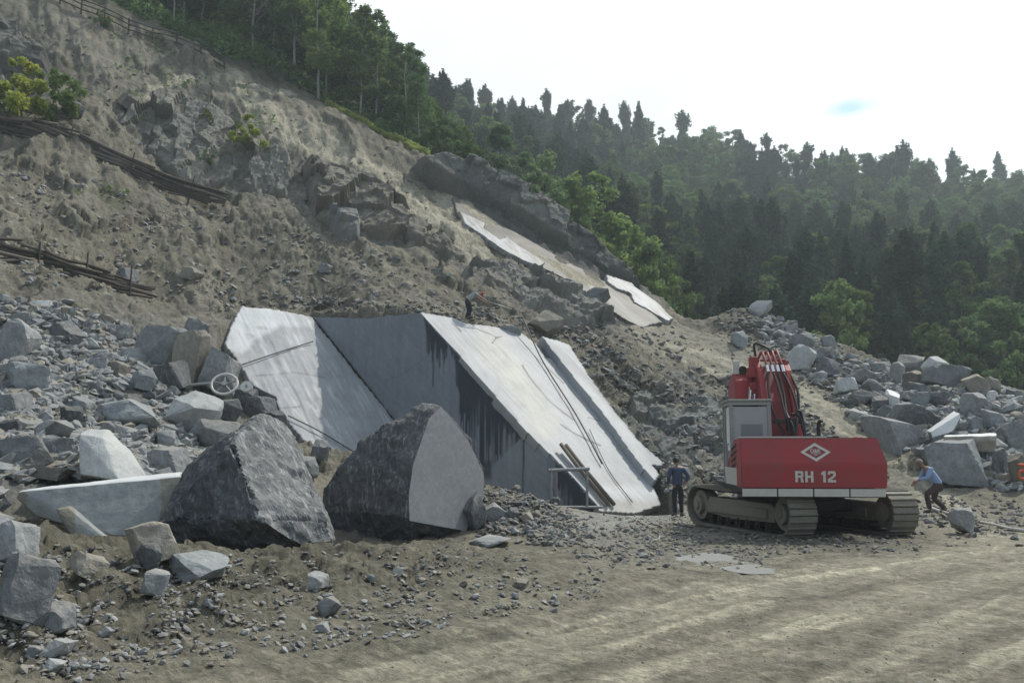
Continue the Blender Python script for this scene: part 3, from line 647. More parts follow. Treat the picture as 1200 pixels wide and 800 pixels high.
def col_sawn(C, px, py, U, V, al, big):
    C[..., :3] = (.205, .23, .26)
    shade(C, sst(.1, .6, big) * .35, (.26, .285, .31))
    # water seeping from the upper edge and running straight down
    ed = np.interp(px, [492, 560, 615, 668, 697], [366, 441, 505, 557, 590]); dpt = py - ed
    n1 = fbm2(U * 11.0, U * 0 + 3, 3, 350, .9); n2_ = fbm2(U * 14, V * .25, 2, 355)
    ln_ = np.interp(px, [496, 500, 512, 520, 526, 534, 540, 552, 566, 580, 600, 613, 616, 650, 655, 668, 690, 700], [0, 30, 42, 30, 0, 20, 60, 95, 100, 80, 45, 10, 0, 0, 30, 45, 40, 10])
    ln_ = ln_ * (1 + .9 * n1) + 22 * np.maximum(n2_, 0) * (ln_ > 5)
    wet = sst(2.5, -2.5, dpt - ln_) * sst(-4, 1, dpt)
    for x0, L_ in ((508, 70), (514, 36), (552, 118), (571, 150), (613, 105), (636, 20), (662, 52), (673, 58), (564, 120)):
        wet = np.maximum(wet, sst(1.2, .5, np.abs(px - x0 - .8 * al)) * sst(2, -2, dpt - L_) * (dpt > -3))
    wet = wet * (1 - .9 * sst(1.6, .8, np.abs(px - 591)) * (dpt > 25)) * (1 - .8 * sst(1.5, .7, np.abs(px - 602 - al)) * (dpt > 18))
    strk = sst(-.25, .15, fbm2(U * 16, V * .12, 2, 371)); wet = wet * (1 - (1 - strk) * .75 * sst(.35, .8, dpt / np.maximum(ln_, 8)))
    low = sst(-1.5, 1.5, py - np.interp(px, [555, 578, 615, 640], [552, 545, 509, 490])) * (px > 560) * (px < 640)
    wet = wet * (1 - low * .92 * (np.abs(px - 613) > 1.5)); shade(C, low * .3, (.32, .34, .36))
    dk = sst(3, -1, np.abs(px - 571) - 4) * sst(536, 542, py) * sst(566, 556, py); wet = np.maximum(wet, dk * .8)
    # thin crack lines
    shade(C, sst(1.5, .3, linedist(px, py, [(452, 445), (470, 440), (500, 418), (512, 415)]) + .4 * al) * .3, (.12, .13, .15))
    shade(C, sst(1.4, .3, linedist(px, py, [(498, 402), (506, 398), (530, 394)])) * .3, (.12, .13, .15))
    C[..., :3] *= (1 + .10 * sst(-.4, .6, fbm2(U * 9, V * .6, 3, 360)))[..., None]
    shade(C, wet * .93, (.035, .045, .062)); C[..., 3] = wet * .6
    shade(C, sst(8, 0, py - 366 + 5 * al) * .4, (.2, .19, .17))
pv_ = planar('sawn_face', [(365, 371), (430, 372), (478, 367), (492, 366), (560, 441), (615, 505), (668, 557), (700, 593), (690, 606), (560, 606), (520, 566), (460, 491), (412, 430)], VN, CV, None, colf=col_sawn, seed=7, thick=.5, jag=.6, reliefn=.004); under(pv_, q)
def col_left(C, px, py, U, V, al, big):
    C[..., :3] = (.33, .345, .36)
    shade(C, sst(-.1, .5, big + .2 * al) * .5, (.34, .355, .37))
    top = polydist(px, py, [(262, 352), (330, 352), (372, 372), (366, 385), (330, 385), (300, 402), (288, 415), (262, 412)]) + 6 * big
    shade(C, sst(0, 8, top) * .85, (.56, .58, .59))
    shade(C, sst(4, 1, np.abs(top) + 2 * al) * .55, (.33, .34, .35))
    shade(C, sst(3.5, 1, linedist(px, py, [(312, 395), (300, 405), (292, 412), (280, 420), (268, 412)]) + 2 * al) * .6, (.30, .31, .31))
    for P in ([(345, 480), (370, 505), (395, 530)], [(360, 470), (385, 500), (400, 522)], [(335, 455), (350, 480), (362, 498)], [(372, 480), (392, 505)]):
        shade(C, sst(1.6, .4, linedist(px, py, P)) * .5, (.66, .68, .70))
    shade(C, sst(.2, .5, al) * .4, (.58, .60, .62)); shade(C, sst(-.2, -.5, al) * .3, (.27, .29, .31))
    for P in ([(300, 440), (345, 436), (380, 442)], [(296, 470), (330, 478), (352, 476)], [(318, 400), (330, 430), (352, 470), (372, 520)]):
        shade(C, sst(1.4, .3, linedist(px, py, P) + 1.2 * al) * .5, (.12, .13, .14))
    shade(C, sst(.30, .55, fbm2(U * 1.4, V * 1.4, 4, 381)) * .35, (.24, .235, .21))
    C[..., 3] = sst(.1, .5, al) * .3
ql = thing('rock_slab', 'pale polished rock slab sloping down left of the sawn face, half in shadow', 'rock slab', tuple(hitplane(400, 545, PN, CL)))
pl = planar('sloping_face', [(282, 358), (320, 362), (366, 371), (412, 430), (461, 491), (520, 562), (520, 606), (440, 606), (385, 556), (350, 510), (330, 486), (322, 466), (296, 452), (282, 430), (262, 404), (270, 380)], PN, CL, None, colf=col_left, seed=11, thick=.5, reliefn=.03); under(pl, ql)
# smaller exposed planes up on the crest
def col_up(C, px, py, U, V, al, big):
    C[..., :3] = (.145, .14, .125); shade(C, sst(-.1, .4, al + .4 * big) * .5, (.13, .127, .115)); shade(C, sst(8, 1, linedist(px, py, [(690, 330), (720, 352), (755, 384)])) * .5, (.27, .275, .275))
def col_upw(C, px, py, U, V, al, big):
    C[..., :3] = (.40, .41, .42); shade(C, sst(-.05, .2, al + .6 * big) * .75, (.24, .235, .21))
def fitplane(poly, off):
    G = [ground_at(a, b) for a, b in poly]; G = np.array([g for g in G if g is not None and g[1] < 68]); c0 = G.mean(0); _, _, vt = np.linalg.svd(G - c0); n = vt[2]
    if n[2] < 0: n = -n
    return n, n @ c0 + off
def fitted(name, poly, off, **k): n, c = fitplane(poly, off); return planar(name, poly, n, c, None, **k)
ua = thing('rock_slab', 'long grey bare slab running down the crest below the dark upper rock band', 'rock slab', tuple(at(740, 378, 53.2)))
under(fitted('sloping_face', [(528, 228), (560, 246), (600, 270), (650, 298), (700, 325), (735, 345), (778, 378), (752, 384), (728, 372), (700, 352), (668, 330), (632, 312), (600, 295), (560, 268), (535, 250)], .10, jag=5, colf=col_up, seed=21, cell=.1, thick=.5), ua)
ub_ = thing('rock_slab', 'bright white torn sliver of slab in the middle of the crest', 'rock slab', tuple(at(600, 296, 54)))
under(fitted('sloping_face', [(537, 247), (570, 262), (568, 268), (585, 280), (592, 276), (612, 290), (640, 308), (634, 313), (610, 303), (585, 290), (560, 272), (545, 262)], .28, jag=4, colf=col_upw, seed=24, cell=.08, thick=.3), ub_)
uc_ = thing('rock_slab', 'white slab sliver with a dark underside at the lower end of the crest', 'rock slab', tuple(at(760, 355, 58)))
under(fitted('sloping_face', [(709, 321), (722, 325), (742, 331), (745, 336), (768, 352), (790, 374), (784, 377), (765, 366), (742, 353), (738, 343), (722, 338), (712, 330)], .35, jag=4, colf=col_upw, seed=27, cell=.08, thick=1.0), uc_)

# ------------------------------------------------------------------ rocks
def rough_mesh(bm, cell, amp, seed, smooth=False, big=.35, chip=.6, keep=None):
    """subdivide a hull until its faces are small, then roughen it"""
    bmesh.ops.triangulate(bm, faces=bm.faces[:])
    for _ in range(7):
        ed = [e_ for e_ in bm.edges if e_.calc_length() > cell]
        if not ed or len(bm.faces) > 30000: break
        bmesh.ops.subdivide_edges(bm, edges=ed, cuts=1, use_grid_fill=False); bmesh.ops.triangulate(bm, faces=[f for f in bm.faces if len(f.verts) > 3])
    bm.normal_update()
    co = np.array([v.co[:] for v in bm.verts]); no = np.array([v.normal[:] for v in bm.verts])
    s = co + seed * 3.17
    d = amp * (big * fbm3(s[:, 0] * .9, s[:, 1] * .9, s[:, 2] * .9, 3, 5) + .45 * fbm3(s[:, 0] * 3.5, s[:, 1] * 3.5, s[:, 2] * 3.5, 3, 9, .6))
    # chipped edges: pull sharp places inward
    sh = np.zeros(len(co))
    for v in bm.verts:
        a = [e_.calc_face_angle(0) for e_ in v.link_edges]; sh[v.index] = max(a) if a else 0
    chipn = np.maximum(0, fbm3(s[:, 0] * 4.5, s[:, 1] * 4.5, s[:, 2] * 4.5, 3, 15, .7) + .15)
    d -= amp * chip * np.minimum(sh, 1.2) * chipn
    if keep is not None: d *= np.where(keep(co), .06, 1.0)
    co = co + no * d[:, None]
    for v, c in zip(bm.verts, co): v.co = c
def hull_bm(P, flat=5.0, bevel=0.0):
    bm = bmesh.new()
    for p in P: bm.verts.new(tuple(p))
    r = bmesh.ops.convex_hull(bm, input=bm.verts[:])
    bmesh.ops.delete(bm, geom=list({g for g in r['geom_interior'] + r['geom_unused'] if isinstance(g, bmesh.types.BMVert)}), context='VERTS')
    bmesh.ops.dissolve_limit(bm, angle_limit=R(flat), verts=bm.verts[:], edges=bm.edges[:])
    if bevel: bmesh.ops.bevel(bm, geom=bm.edges[:], offset=bevel, segments=1, affect='EDGES')
    bm.verts.index_update(); return bm
def bm_mesh(bm, name, mats, matf=None):
    me = bpy.data.meshes.new(name); bm.verts.index_update()
    if matf is not None:
        for f in bm.faces: f.material_index = matf(f)
    bm.to_mesh(me); bm.free()
    for m_ in mats: me.materials.append(M[m_])
    return me
rnd = random.Random(7)
ROCKV = {}
def rock_variants():
    """unit rocks (about 1 x 1 x 1): blocky, slabby, lumpy"""
    for kind, k in (('block', 9), ('slab', 6), ('lump', 7)):
        out = []
        for i in range(k):
            r = random.Random(100 + i + len(kind) * 50); pts_ = []
            if kind == 'lump':
                for _ in range(16):
                    v = Vector((r.gauss(0, 1), r.gauss(0, 1), r.gauss(0, 1))).normalized() * r.uniform(.38, .5); pts_.append(v)
            else:
                # a sheared box with cut corners
                sh = r.uniform(-.25, .25); sh2 = r.uniform(-.25, .25)
                for a in (-.5, .5):
                    for b in (-.5, .5):
                        for c in (-.5, .5):
                            p = Vector((a * r.uniform(.55, 1), b * r.uniform(.6, 1), c * r.uniform(.6, 1)))
                            p.x += sh * p.z; p.y += sh2 * p.z
                            if r.random() < .4:
                                pts_.append(p * .98 + Vector((-a * .4, 0, 0))); pts_.append(p + Vector((0, 0, -c * .35)))
                            else: pts_.append(p)
                e_ = Euler((r.uniform(-.35, .35), r.uniform(-.35, .35), r.uniform(0, 6.3)))
                pts_ = [e_.to_matrix() @ p for p in pts_]
            mn = Vector([min(p[j] for p in pts_) for j in range(3)]); mxx = Vector([max(p[j] for p in pts_) for j in range(3)])
            pts_ = [Vector([(p[j] - mn[j]) / (mxx[j] - mn[j]) - .5 for j in range(3)]) for p in pts_]
            bm = hull_bm(pts_, 6, 0)
            for _ in range(5 if kind != 'lump' else 2):
                nn = Vector((r.gauss(0, 1), r.gauss(0, 1), r.gauss(0, .8) + .25)).normalized(); mxd = max(v.co.dot(nn) for v in bm.verts)
                rr_ = bmesh.ops.bisect_plane(bm, geom=bm.verts[:] + bm.edges[:] + bm.faces[:], plane_co=nn * (mxd * r.uniform(.70, .90)), plane_no=nn, clear_outer=True)
                bmesh.ops.holes_fill(bm, edges=[e_ for e_ in rr_['geom_cut'] if isinstance(e_, bmesh.types.BMEdge)], sides=0)
            mn = [min(v.co[j] for v in bm.verts) for j in range(3)]; mxx = [max(v.co[j] for v in bm.verts) for j in range(3)]
            for v in bm.verts: v.co = Vector([(v.co[j] - mn[j]) / (mxx[j] - mn[j]) - .5 for j in range(3)])
            bmesh.ops.recalc_face_normals(bm, faces=bm.faces[:]); bm.verts.index_update()
            rough_mesh(bm, .13, .085, i + 3)
            me = bpy.data.meshes.new('rock_' + kind); bm.to_mesh(me); bm.free(); out.append(me)
        ROCKV[kind] = out
rock_variants()
_rockmesh = {}
def rock_inst(kind, i, mat):
    key = (kind, i, mat)
    if key not in _rockmesh:
        me = ROCKV[kind][i].copy(); me.name = mat; me.materials.append(M[mat]); _rockmesh[key] = me
    return _rockmesh[key]
USED = []
def put_rock(px, py, w, h, kind='block', mat='rock_grey', label=None, group=None, name='boulder', cat='boulder', tilt=0, i=None, sink=.12, Y=None, rz=None, deep=1.0):
    """px, py = middle of the rock's foot in the photo, w, h in photo pixels"""
    g = ground_at(px, py) if Y is None else at(px, py, Y)
    if g is None: return None
    s = g[1] / FPX; i = rnd.randrange(len(ROCKV[kind])) if i is None else i
    W_, Hh = w * s, h * s / .95
    o = link(name, rock_inst(kind, i, mat)); dpt = (W_ * .75 + Hh * .25) * deep
    o.scale = (W_, dpt, Hh * (1 + sink)); o.rotation_euler = (0, R(tilt), rnd.choice([0, math.pi]) + rnd.uniform(-.35, .35) if rz is None else rz)
    o.location = (g[0], g[1] + dpt * .25, g[2] + Hh * (.5 - sink * .6))
    tag(o, label, cat, group); USED.append((px, py, w, h)); return o
# the two great boulders in front
def hero(name, P, label, mats, matf=None, cell=.11, amp=.10, flat=4, cat='boulder', seed=1, chip=.8, bevel=.02, keep=None):
    P = np.array(P); o0 = Vector((P[:, 0].mean(), P[:, 1].mean(), P[:, 2].min()))
    bm = hull_bm([Vector(p) - o0 for p in P], flat, bevel); rough_mesh(bm, cell, amp, seed, chip=chip, keep=(lambda c: keep(c + np.array(o0))) if keep else None)
    o = link(name, bm_mesh(bm, name, mats, (lambda f: matf(f, o0)) if matf else None)); o.location = o0; return tag(o, label, cat)
A3 = lambda *q: [at(*t) for t in q]
def fpx(f, o0):
    c = f.calc_center_median() + o0; a, b = proj(np.array([c.x]), np.array([c.y]), np.array([c.z])); return float(a[0]), float(b[0])
def m_b1(f, o0):  # shade on the left front and overhang is painted in as black
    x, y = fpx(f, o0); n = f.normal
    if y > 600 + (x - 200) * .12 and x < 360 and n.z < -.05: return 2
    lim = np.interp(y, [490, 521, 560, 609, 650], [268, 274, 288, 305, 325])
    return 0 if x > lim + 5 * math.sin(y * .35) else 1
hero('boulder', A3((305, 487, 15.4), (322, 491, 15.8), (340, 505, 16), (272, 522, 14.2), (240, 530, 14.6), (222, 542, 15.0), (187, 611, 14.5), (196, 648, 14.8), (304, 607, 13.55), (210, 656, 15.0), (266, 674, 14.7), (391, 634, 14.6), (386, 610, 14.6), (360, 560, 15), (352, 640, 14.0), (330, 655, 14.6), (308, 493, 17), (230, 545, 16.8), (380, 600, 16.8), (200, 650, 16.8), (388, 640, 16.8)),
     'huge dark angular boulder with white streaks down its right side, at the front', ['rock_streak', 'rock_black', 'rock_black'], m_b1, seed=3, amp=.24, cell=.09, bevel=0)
_pn = np.cross(at(545, 622, 18.4) - at(480, 560, 17.5), at(548, 515, 18.9) - at(480, 560, 17.5)); _pn /= np.linalg.norm(_pn); _pc = _pn @ at(480, 560, 17.5)
RP = [hitplane(a, b, _pn, _pc) for a, b in ((517, 476), (503, 490), (496, 512), (484, 545), (479, 580), (480, 610), (530, 618), (546, 622), (549, 590), (567, 583), (566, 553), (548, 515))]
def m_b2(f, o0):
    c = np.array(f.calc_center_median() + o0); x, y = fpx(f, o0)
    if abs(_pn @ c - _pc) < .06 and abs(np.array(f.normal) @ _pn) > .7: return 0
    if y > 600 and f.normal.z < 0: return 2  # shade of the underside put into the colour
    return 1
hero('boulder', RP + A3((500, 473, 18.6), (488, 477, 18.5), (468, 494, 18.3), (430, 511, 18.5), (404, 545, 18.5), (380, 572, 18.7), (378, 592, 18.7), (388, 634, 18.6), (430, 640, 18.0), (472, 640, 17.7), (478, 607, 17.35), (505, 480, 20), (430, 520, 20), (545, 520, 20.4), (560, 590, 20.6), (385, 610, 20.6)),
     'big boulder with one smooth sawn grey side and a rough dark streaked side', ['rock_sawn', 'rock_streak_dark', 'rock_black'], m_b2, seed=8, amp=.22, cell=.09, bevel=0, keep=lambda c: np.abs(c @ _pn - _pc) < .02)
# the sawn white-topped slab and the small slab leaning on it
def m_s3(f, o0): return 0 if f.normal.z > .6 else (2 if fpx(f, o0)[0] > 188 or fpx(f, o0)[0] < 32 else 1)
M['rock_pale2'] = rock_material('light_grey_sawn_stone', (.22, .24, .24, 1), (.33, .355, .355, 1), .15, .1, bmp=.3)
M['white_sunlit'] = plain('white_and_sunlit_stone', (.62, .64, .64), .6, 0, .3, 2, (.45, .46, .45))  # near-white; sunlight on the slab tops is put into this colour
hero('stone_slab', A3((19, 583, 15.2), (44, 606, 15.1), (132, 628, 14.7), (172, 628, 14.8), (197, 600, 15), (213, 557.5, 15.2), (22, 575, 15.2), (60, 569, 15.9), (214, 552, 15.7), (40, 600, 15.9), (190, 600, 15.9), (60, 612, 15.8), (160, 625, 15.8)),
     'broad grey stone slab on edge with a sunlit white top, at the left front', ['white_sunlit', 'rock_pale2', 'rock_brown'], m_s3, seed=11, amp=.035, flat=6, cat='stone slab', cell=.1, chip=.5)
hero('stone_slab', A3((65, 596, 12.9), (80, 593, 12.95), (139, 641, 12.6), (117, 668, 12.5), (95, 648, 12.7), (72, 612, 12.8), (70, 594, 13.4), (84, 592, 13.4), (143, 640, 13.1), (146, 650, 13.1), (125, 668, 13)),
     'small grey slab tilted on one corner in front of the white-topped slab', ['rock_pale2', 'rock_brown'], lambda f, o0: 1 if fpx(f, o0)[0] > 128 or (fpx(f, o0)[0] < 88 and fpx(f, o0)[1] < 625) else 0, seed=13, amp=.03, cat='stone slab', cell=.08)
hero('boulder', A3((92, 508, 16.6), (105, 502, 17), (125, 504, 17.1), (121, 512, 16.6), (94, 556, 16.3), (138, 562, 16.0), (172, 558, 16.6), (155, 530, 16.9), (98, 505, 18), (128, 503, 18), (170, 556, 18), (94, 560, 18)),
     'pale five-sided boulder standing right behind the white-topped slab', ['rock_pale', 'rock_pale'], seed=15, amp=.05, cell=.1)
# stones by hand: px, foot y, width, height, kind, material, label
HS = [
(302, 492, 44, 30, 'block', 'rock_black', 'black jagged rock in the gap at the lower left edge of the pale slab'),
(282, 476, 36, 24, 'block', 'rock_black', 'black rock below the pulley wheel in the gap'),
(318, 506, 34, 26, 'block', 'rock_black', 'black rock behind the top of the huge dark boulder'),
(266, 492, 34, 24, 'lump', 'rock_dark', 'dark rock low in the gap behind the large pale boulder'),
(10, 426, 56, 62, 'block', 'rock_grey', 'big grey boulder cut by the left edge of the photo, above the rubble'),
(47, 362, 22, 11, 'slab', 'white_sunlit', 'small white fresh-broken stone on top of the left rubble'),
(24, 359, 24, 12, 'block', 'rock_dark', 'dark block beside the small white stone on top of the left rubble'),
(22, 388, 34, 24, 'block', 'rock_grey', 'grey block just below the dark one at the top of the left rubble'),
(73, 401, 40, 32, 'block', 'rock_dark', 'dark squarish block near the top of the left rubble'),
(103, 412, 27, 20, 'lump', 'rock_grey', 'rounded grey stone below the dark squarish block'),
(84, 407, 24, 12, 'slab', 'rock_dark', 'thin dark stone beside the rounded grey one in the left rubble'),
(110, 435, 36, 20, 'slab', 'rock_grey', 'flat grey stone in the middle of the left rubble'),
(135, 400, 44, 24, 'slab', 'rock_grey', 'wide flat stone on the upper right of the left rubble'),
(150, 424, 44, 22, 'slab', 'rock_grey', 'wide grey stone below the wide flat one in the left rubble'),
(186, 428, 60, 46, 'block', 'rock_grey', 'large greyish block with a ledge, right of the left rubble'),
(196, 455, 50, 40, 'block', 'rock_dark', 'dark block under the large greyish block with a ledge'),
(228, 400, 34, 32, 'block', 'rock_grey', 'grey cube-like block high up beside the pale slab'),
(222, 455, 44, 66, 'block', 'rock_brown', 'tall brown upright block beside the dark gap'),
(252, 462, 44, 58, 'block', 'rock_grey', 'tall grey upright block against the edge of the pale slab'),
(165, 457, 38, 28, 'lump', 'rock_blue', 'bluish rounded stone on the right flank of the left rubble'),
(20, 458, 62, 34, 'block', 'rock_blue', 'large bluish flat-topped boulder at the left edge of the rubble'),
(10, 488, 44, 36, 'block', 'rock_grey', 'grey wedge-shaped boulder at the left edge below the bluish one'),
(108, 459, 24, 16, 'lump', 'rock_grey', 'small oval grey stone in the gravelly middle of the left rubble'),
(144, 503, 72, 36, 'lump', 'rock_blue', 'broad rounded bluish boulder above the pale five-sided one'),
(163, 504, 30, 22, 'lump', 'rock_dark', 'dark egg-shaped stone leaning on the broad bluish boulder'),
(219, 510, 68, 52, 'lump', 'rock_pale', 'large pale rounded boulder below the dark gap'),
(250, 534, 78, 40, 'lump', 'rock_grey', 'wide grey boulder behind the huge dark one'),
(50, 494, 22, 16, 'lump', 'rock_grey', 'small rounded stone left of the middle of the rubble'),
(80, 498, 34, 28, 'block', 'rock_dark', 'dark slanting block above the pale five-sided boulder'),
(10, 514, 36, 26, 'block', 'rock_dark', 'dark block at the left edge above the yellowish slab'),
(56, 516, 58, 28, 'slab', 'rock_grey', 'long grey slab-like stone left of the pale five-sided boulder'),
(60, 538, 58, 30, 'block', 'rock_dark', 'dark wedge stone directly left of the pale five-sided boulder'),
(20, 550, 70, 40, 'block', 'rock_grey', 'grey broken boulder at the left edge above the white-topped slab'),
(50, 565, 50, 20, 'slab', 'rock_brown', 'flat brown stone resting behind the white-topped slab'),
(192, 555, 56, 38, 'block', 'rock_grey', 'grey block between the pale boulder and the huge dark one'),
(190, 528, 46, 28, 'lump', 'rock_grey', 'grey stone behind the huge dark boulder, below the large pale one'),
(172, 656, 66, 42, 'block', 'rock_brown', 'brown boulder in front of the right end of the white-topped slab'),
(170, 668, 36, 30, 'lump', 'rock_dark', 'dark rounded stone in front of the brown boulder by the white-topped slab'),
(222, 680, 92, 30, 'slab', 'rock_blue', 'flat bluish slab lying under the huge dark boulder'),
(176, 700, 38, 30, 'block', 'rock_grey', 'grey stone below the flat bluish slab on the front bank'),
(97, 676, 48, 26, 'block', 'rock_brown', 'brown stone below the small tilted slab'),
(10, 664, 52, 52, 'block', 'rock_grey', 'grey boulder at the left edge of the front bank'),
(18, 734, 72, 80, 'block', 'rock_grey', 'large grey boulder half buried at the left edge of the front bank'),
(64, 742, 32, 32, 'block', 'rock_grey', 'grey stone on the front bank right of the half-buried boulder'),
(64, 770, 34, 20, 'block', 'rock_pale', 'pale squarish stone low on the front bank'),
(39, 771, 20, 14, 'block', 'rock_grey', 'small stone left of the pale squarish one'),
(62, 788, 24, 16, 'lump', 'rock_pale', 'pale stone at the foot of the front bank'),
(84, 786, 16, 9, 'lump', 'rock_grey', 'little grey stone at the foot of the front bank beside the pale one'),
(371, 690, 24, 17, 'block', 'rock_pale', 'pale cubic stone on the bank below the big boulders'),
(384, 722, 30, 20, 'slab', 'rock_grey', 'flat grey stone on the bank below the pale cubic one'),
(574, 640, 52, 11, 'slab', 'rock_pale', 'flat pale slab lying in front of the heap of lumps'),
(612, 690, 20, 12, 'slab', 'rock_brown', 'grey stone at the right end of the front bank'),
(555, 622, 30, 44, 'block', 'rock_dark', 'dark stone wedged against the right side of the sawn-sided boulder'),
(578, 610, 34, 20, 'block', 'rock_grey', 'grey block beside the dark one wedged at the sawn-sided boulder'),
(372, 545, 26, 30, 'lump', 'rock_dark', 'dark rounded stone at the foot of the pale polished slab'),
(358, 560, 26, 26, 'lump', 'rock_grey', 'grey stone between the two largest boulders'),
(941, 434, 44, 30, 'block', 'rock_pale', 'squared grey block with a light side, right behind the excavator boom'),
(968, 424, 26, 18, 'slab', 'rock_dark', 'dark stone just right of the squared block behind the boom'),
(942, 408, 34, 18, 'lump', 'rock_blue', 'bluish stone above the squared block on the mound'),
(868, 408, 22, 20, 'lump', 'rock_blue', 'rounded bluish stone on the brown slope of the mound'),
(1015, 452, 40, 20, 'block', 'rock_grey', 'squared grey block on the crest right of the boom'),
(1035, 434, 30, 11, 'slab', 'rock_grey', 'thin flat stone on the crest of the right rubble'),
(1054, 448, 22, 26, 'block', 'rock_grey', 'upright grey block on the crest of the right rubble'),
(993, 462, 26, 20, 'slab', 'rock_pale', 'pale tilted stone left of the squared crest block'),
(1015, 475, 36, 18, 'slab', 'rock_dark', 'dark slab below the squared crest block'),
(1013, 493, 32, 14, 'slab', 'rock_pale', 'pale thin slabs at the foot of the right rubble'),
(1109, 456, 56, 28, 'block', 'rock_grey', 'long light grey block on top of the right rubble'),
(1147, 461, 32, 24, 'block', 'rock_brown', 'brownish pointed block on top of the right rubble'),
(1165, 471, 17, 14, 'slab', 'white_sunlit', 'white chip on top of the right rubble'),
(1145, 486, 34, 28, 'block', 'rock_grey', 'grey block below the white chip in the right rubble'),
(1103, 474, 42, 15, 'slab', 'rock_dark', 'dark flat slab below the long light block'),
(1050, 480, 20, 24, 'slab', 'white_sunlit', 'upright slab with a white side in the right rubble'),
(1068, 494, 62, 24, 'block', 'rock_grey', 'grey block in the middle of the right rubble'),
(1088, 500, 58, 20, 'slab', 'rock_dark', 'long dark slab leaning in the right rubble'),
(1056, 530, 66, 42, 'block', 'rock_grey', 'big grey boulder at the foot of the right rubble by the road'),
(1131, 508, 24, 20, 'lump', 'rock_grey', 'rounded stone beside the white-topped tilted slab'),
(1144, 506, 20, 20, 'block', 'rock_blue', 'small bluish block right of the white-topped tilted slab'),
(1167, 500, 24, 20, 'block', 'rock_blue', 'bluish block near the right end of the rubble'),
(1127, 562, 74, 50, 'block', 'rock_blue', 'biggest grey boulder at the foot of the right rubble, behind the man in light blue'),
(1181, 518, 24, 22, 'block', 'rock_dark', 'dark block under the right end of the rubble'),
(1176, 562, 22, 38, 'slab', 'rock_dark', 'narrow dark upright slab right of the biggest grey boulder'),
(1197, 530, 30, 40, 'lump', 'rock_grey', 'rounded grey boulder cut by the right edge of the photo'),
(1198, 566, 26, 34, 'block', 'rock_brown', 'brown boulder with an orange painted mark at the right edge'),
(1105, 518, 26, 20, 'block', 'rock_dark', 'dark block under the white-topped tilted slab'),
(1134, 625, 34, 28, 'lump', 'rock_grey', 'dusty rounded boulder on the ground behind the crouching man in light blue'),
(82, 136, 30, 18, 'lump', 'rock_dark', 'dark boulder on the upper slope right of the green bush'),
(148, 128, 34, 20, 'lump', 'rock_brown', 'brown boulder at the top left of the hillside outcrop'),
(146, 333, 28, 22, 'block', 'rock_dark', 'dark rock stuck in the slope above the lower timber barrier'),
(222, 328, 26, 16, 'block', 'rock_brown', 'brown rock on the slope right of the lower timber barrier'),
(380, 320, 18, 12, 'block', 'rock_blue', 'bluish stone lying on the slope above the pale slab'),
(592, 395, 42, 16, 'block', 'rock_grey', 'grey rock at the upper edge of the sloping face'),
(640, 392, 50, 30, 'block', 'rock_brown', 'tilted brown block on the rim above the sloping face'),
(610, 352, 48, 22, 'block', 'rock_dark', 'dark rock on the slope right of the stooping worker'),
(665, 350, 40, 24, 'block', 'rock_dark', 'dark rock below the long grey crest slab'),
(700, 358, 36, 22, 'slab', 'rock_dark', 'dark flat rock at the lower edge of the long grey crest slab'),
(810, 498, 26, 14, 'block', 'rock_dark', 'dark stone on the slope left of the excavator cab'),
(764, 500, 22, 12, 'slab', 'rock_dark', 'dark stone in the broken slope right of the sloping face'),
(800, 560, 20, 14, 'block', 'rock_grey', 'grey stone behind the man in the dark blue shirt'),
]
for (a, b, c, d, k, m_, lb) in HS:
    if a < 200 and 370 < b < 560 and c < 60: c *= .88; d *= .85
    kw = {'tilt': ((int(a) * 37 + int(b) * 11) % 21) - 10}
    if 'tilted slab' in lb or 'leaning' in lb: kw['tilt'] = -24
    put_rock(a, b, c, d, k, m_, lb, i=(int(a) * 7 + int(b)) % len(ROCKV[k]), **kw)
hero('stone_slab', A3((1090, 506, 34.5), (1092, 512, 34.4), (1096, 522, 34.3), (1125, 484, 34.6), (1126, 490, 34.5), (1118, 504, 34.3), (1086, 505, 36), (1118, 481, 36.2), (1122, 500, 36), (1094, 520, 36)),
     'white-topped slab tilted steeply in the right rubble', ['white_sunlit', 'rock_grey'], lambda f, o0: 0 if f.normal.z > .3 else 1, seed=17, amp=.06, cat='stone slab', cell=.2)
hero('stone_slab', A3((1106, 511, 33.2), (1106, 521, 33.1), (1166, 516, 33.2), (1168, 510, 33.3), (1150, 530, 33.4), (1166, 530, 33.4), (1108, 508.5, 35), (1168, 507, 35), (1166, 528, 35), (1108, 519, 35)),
     'long flat white-topped slab lying over the biggest grey boulder in the right rubble', ['white_sunlit', 'rock_brown'], lambda f, o0: 0 if f.normal.z > .55 else 1, seed=19, amp=.07, cat='stone slab', cell=.2)
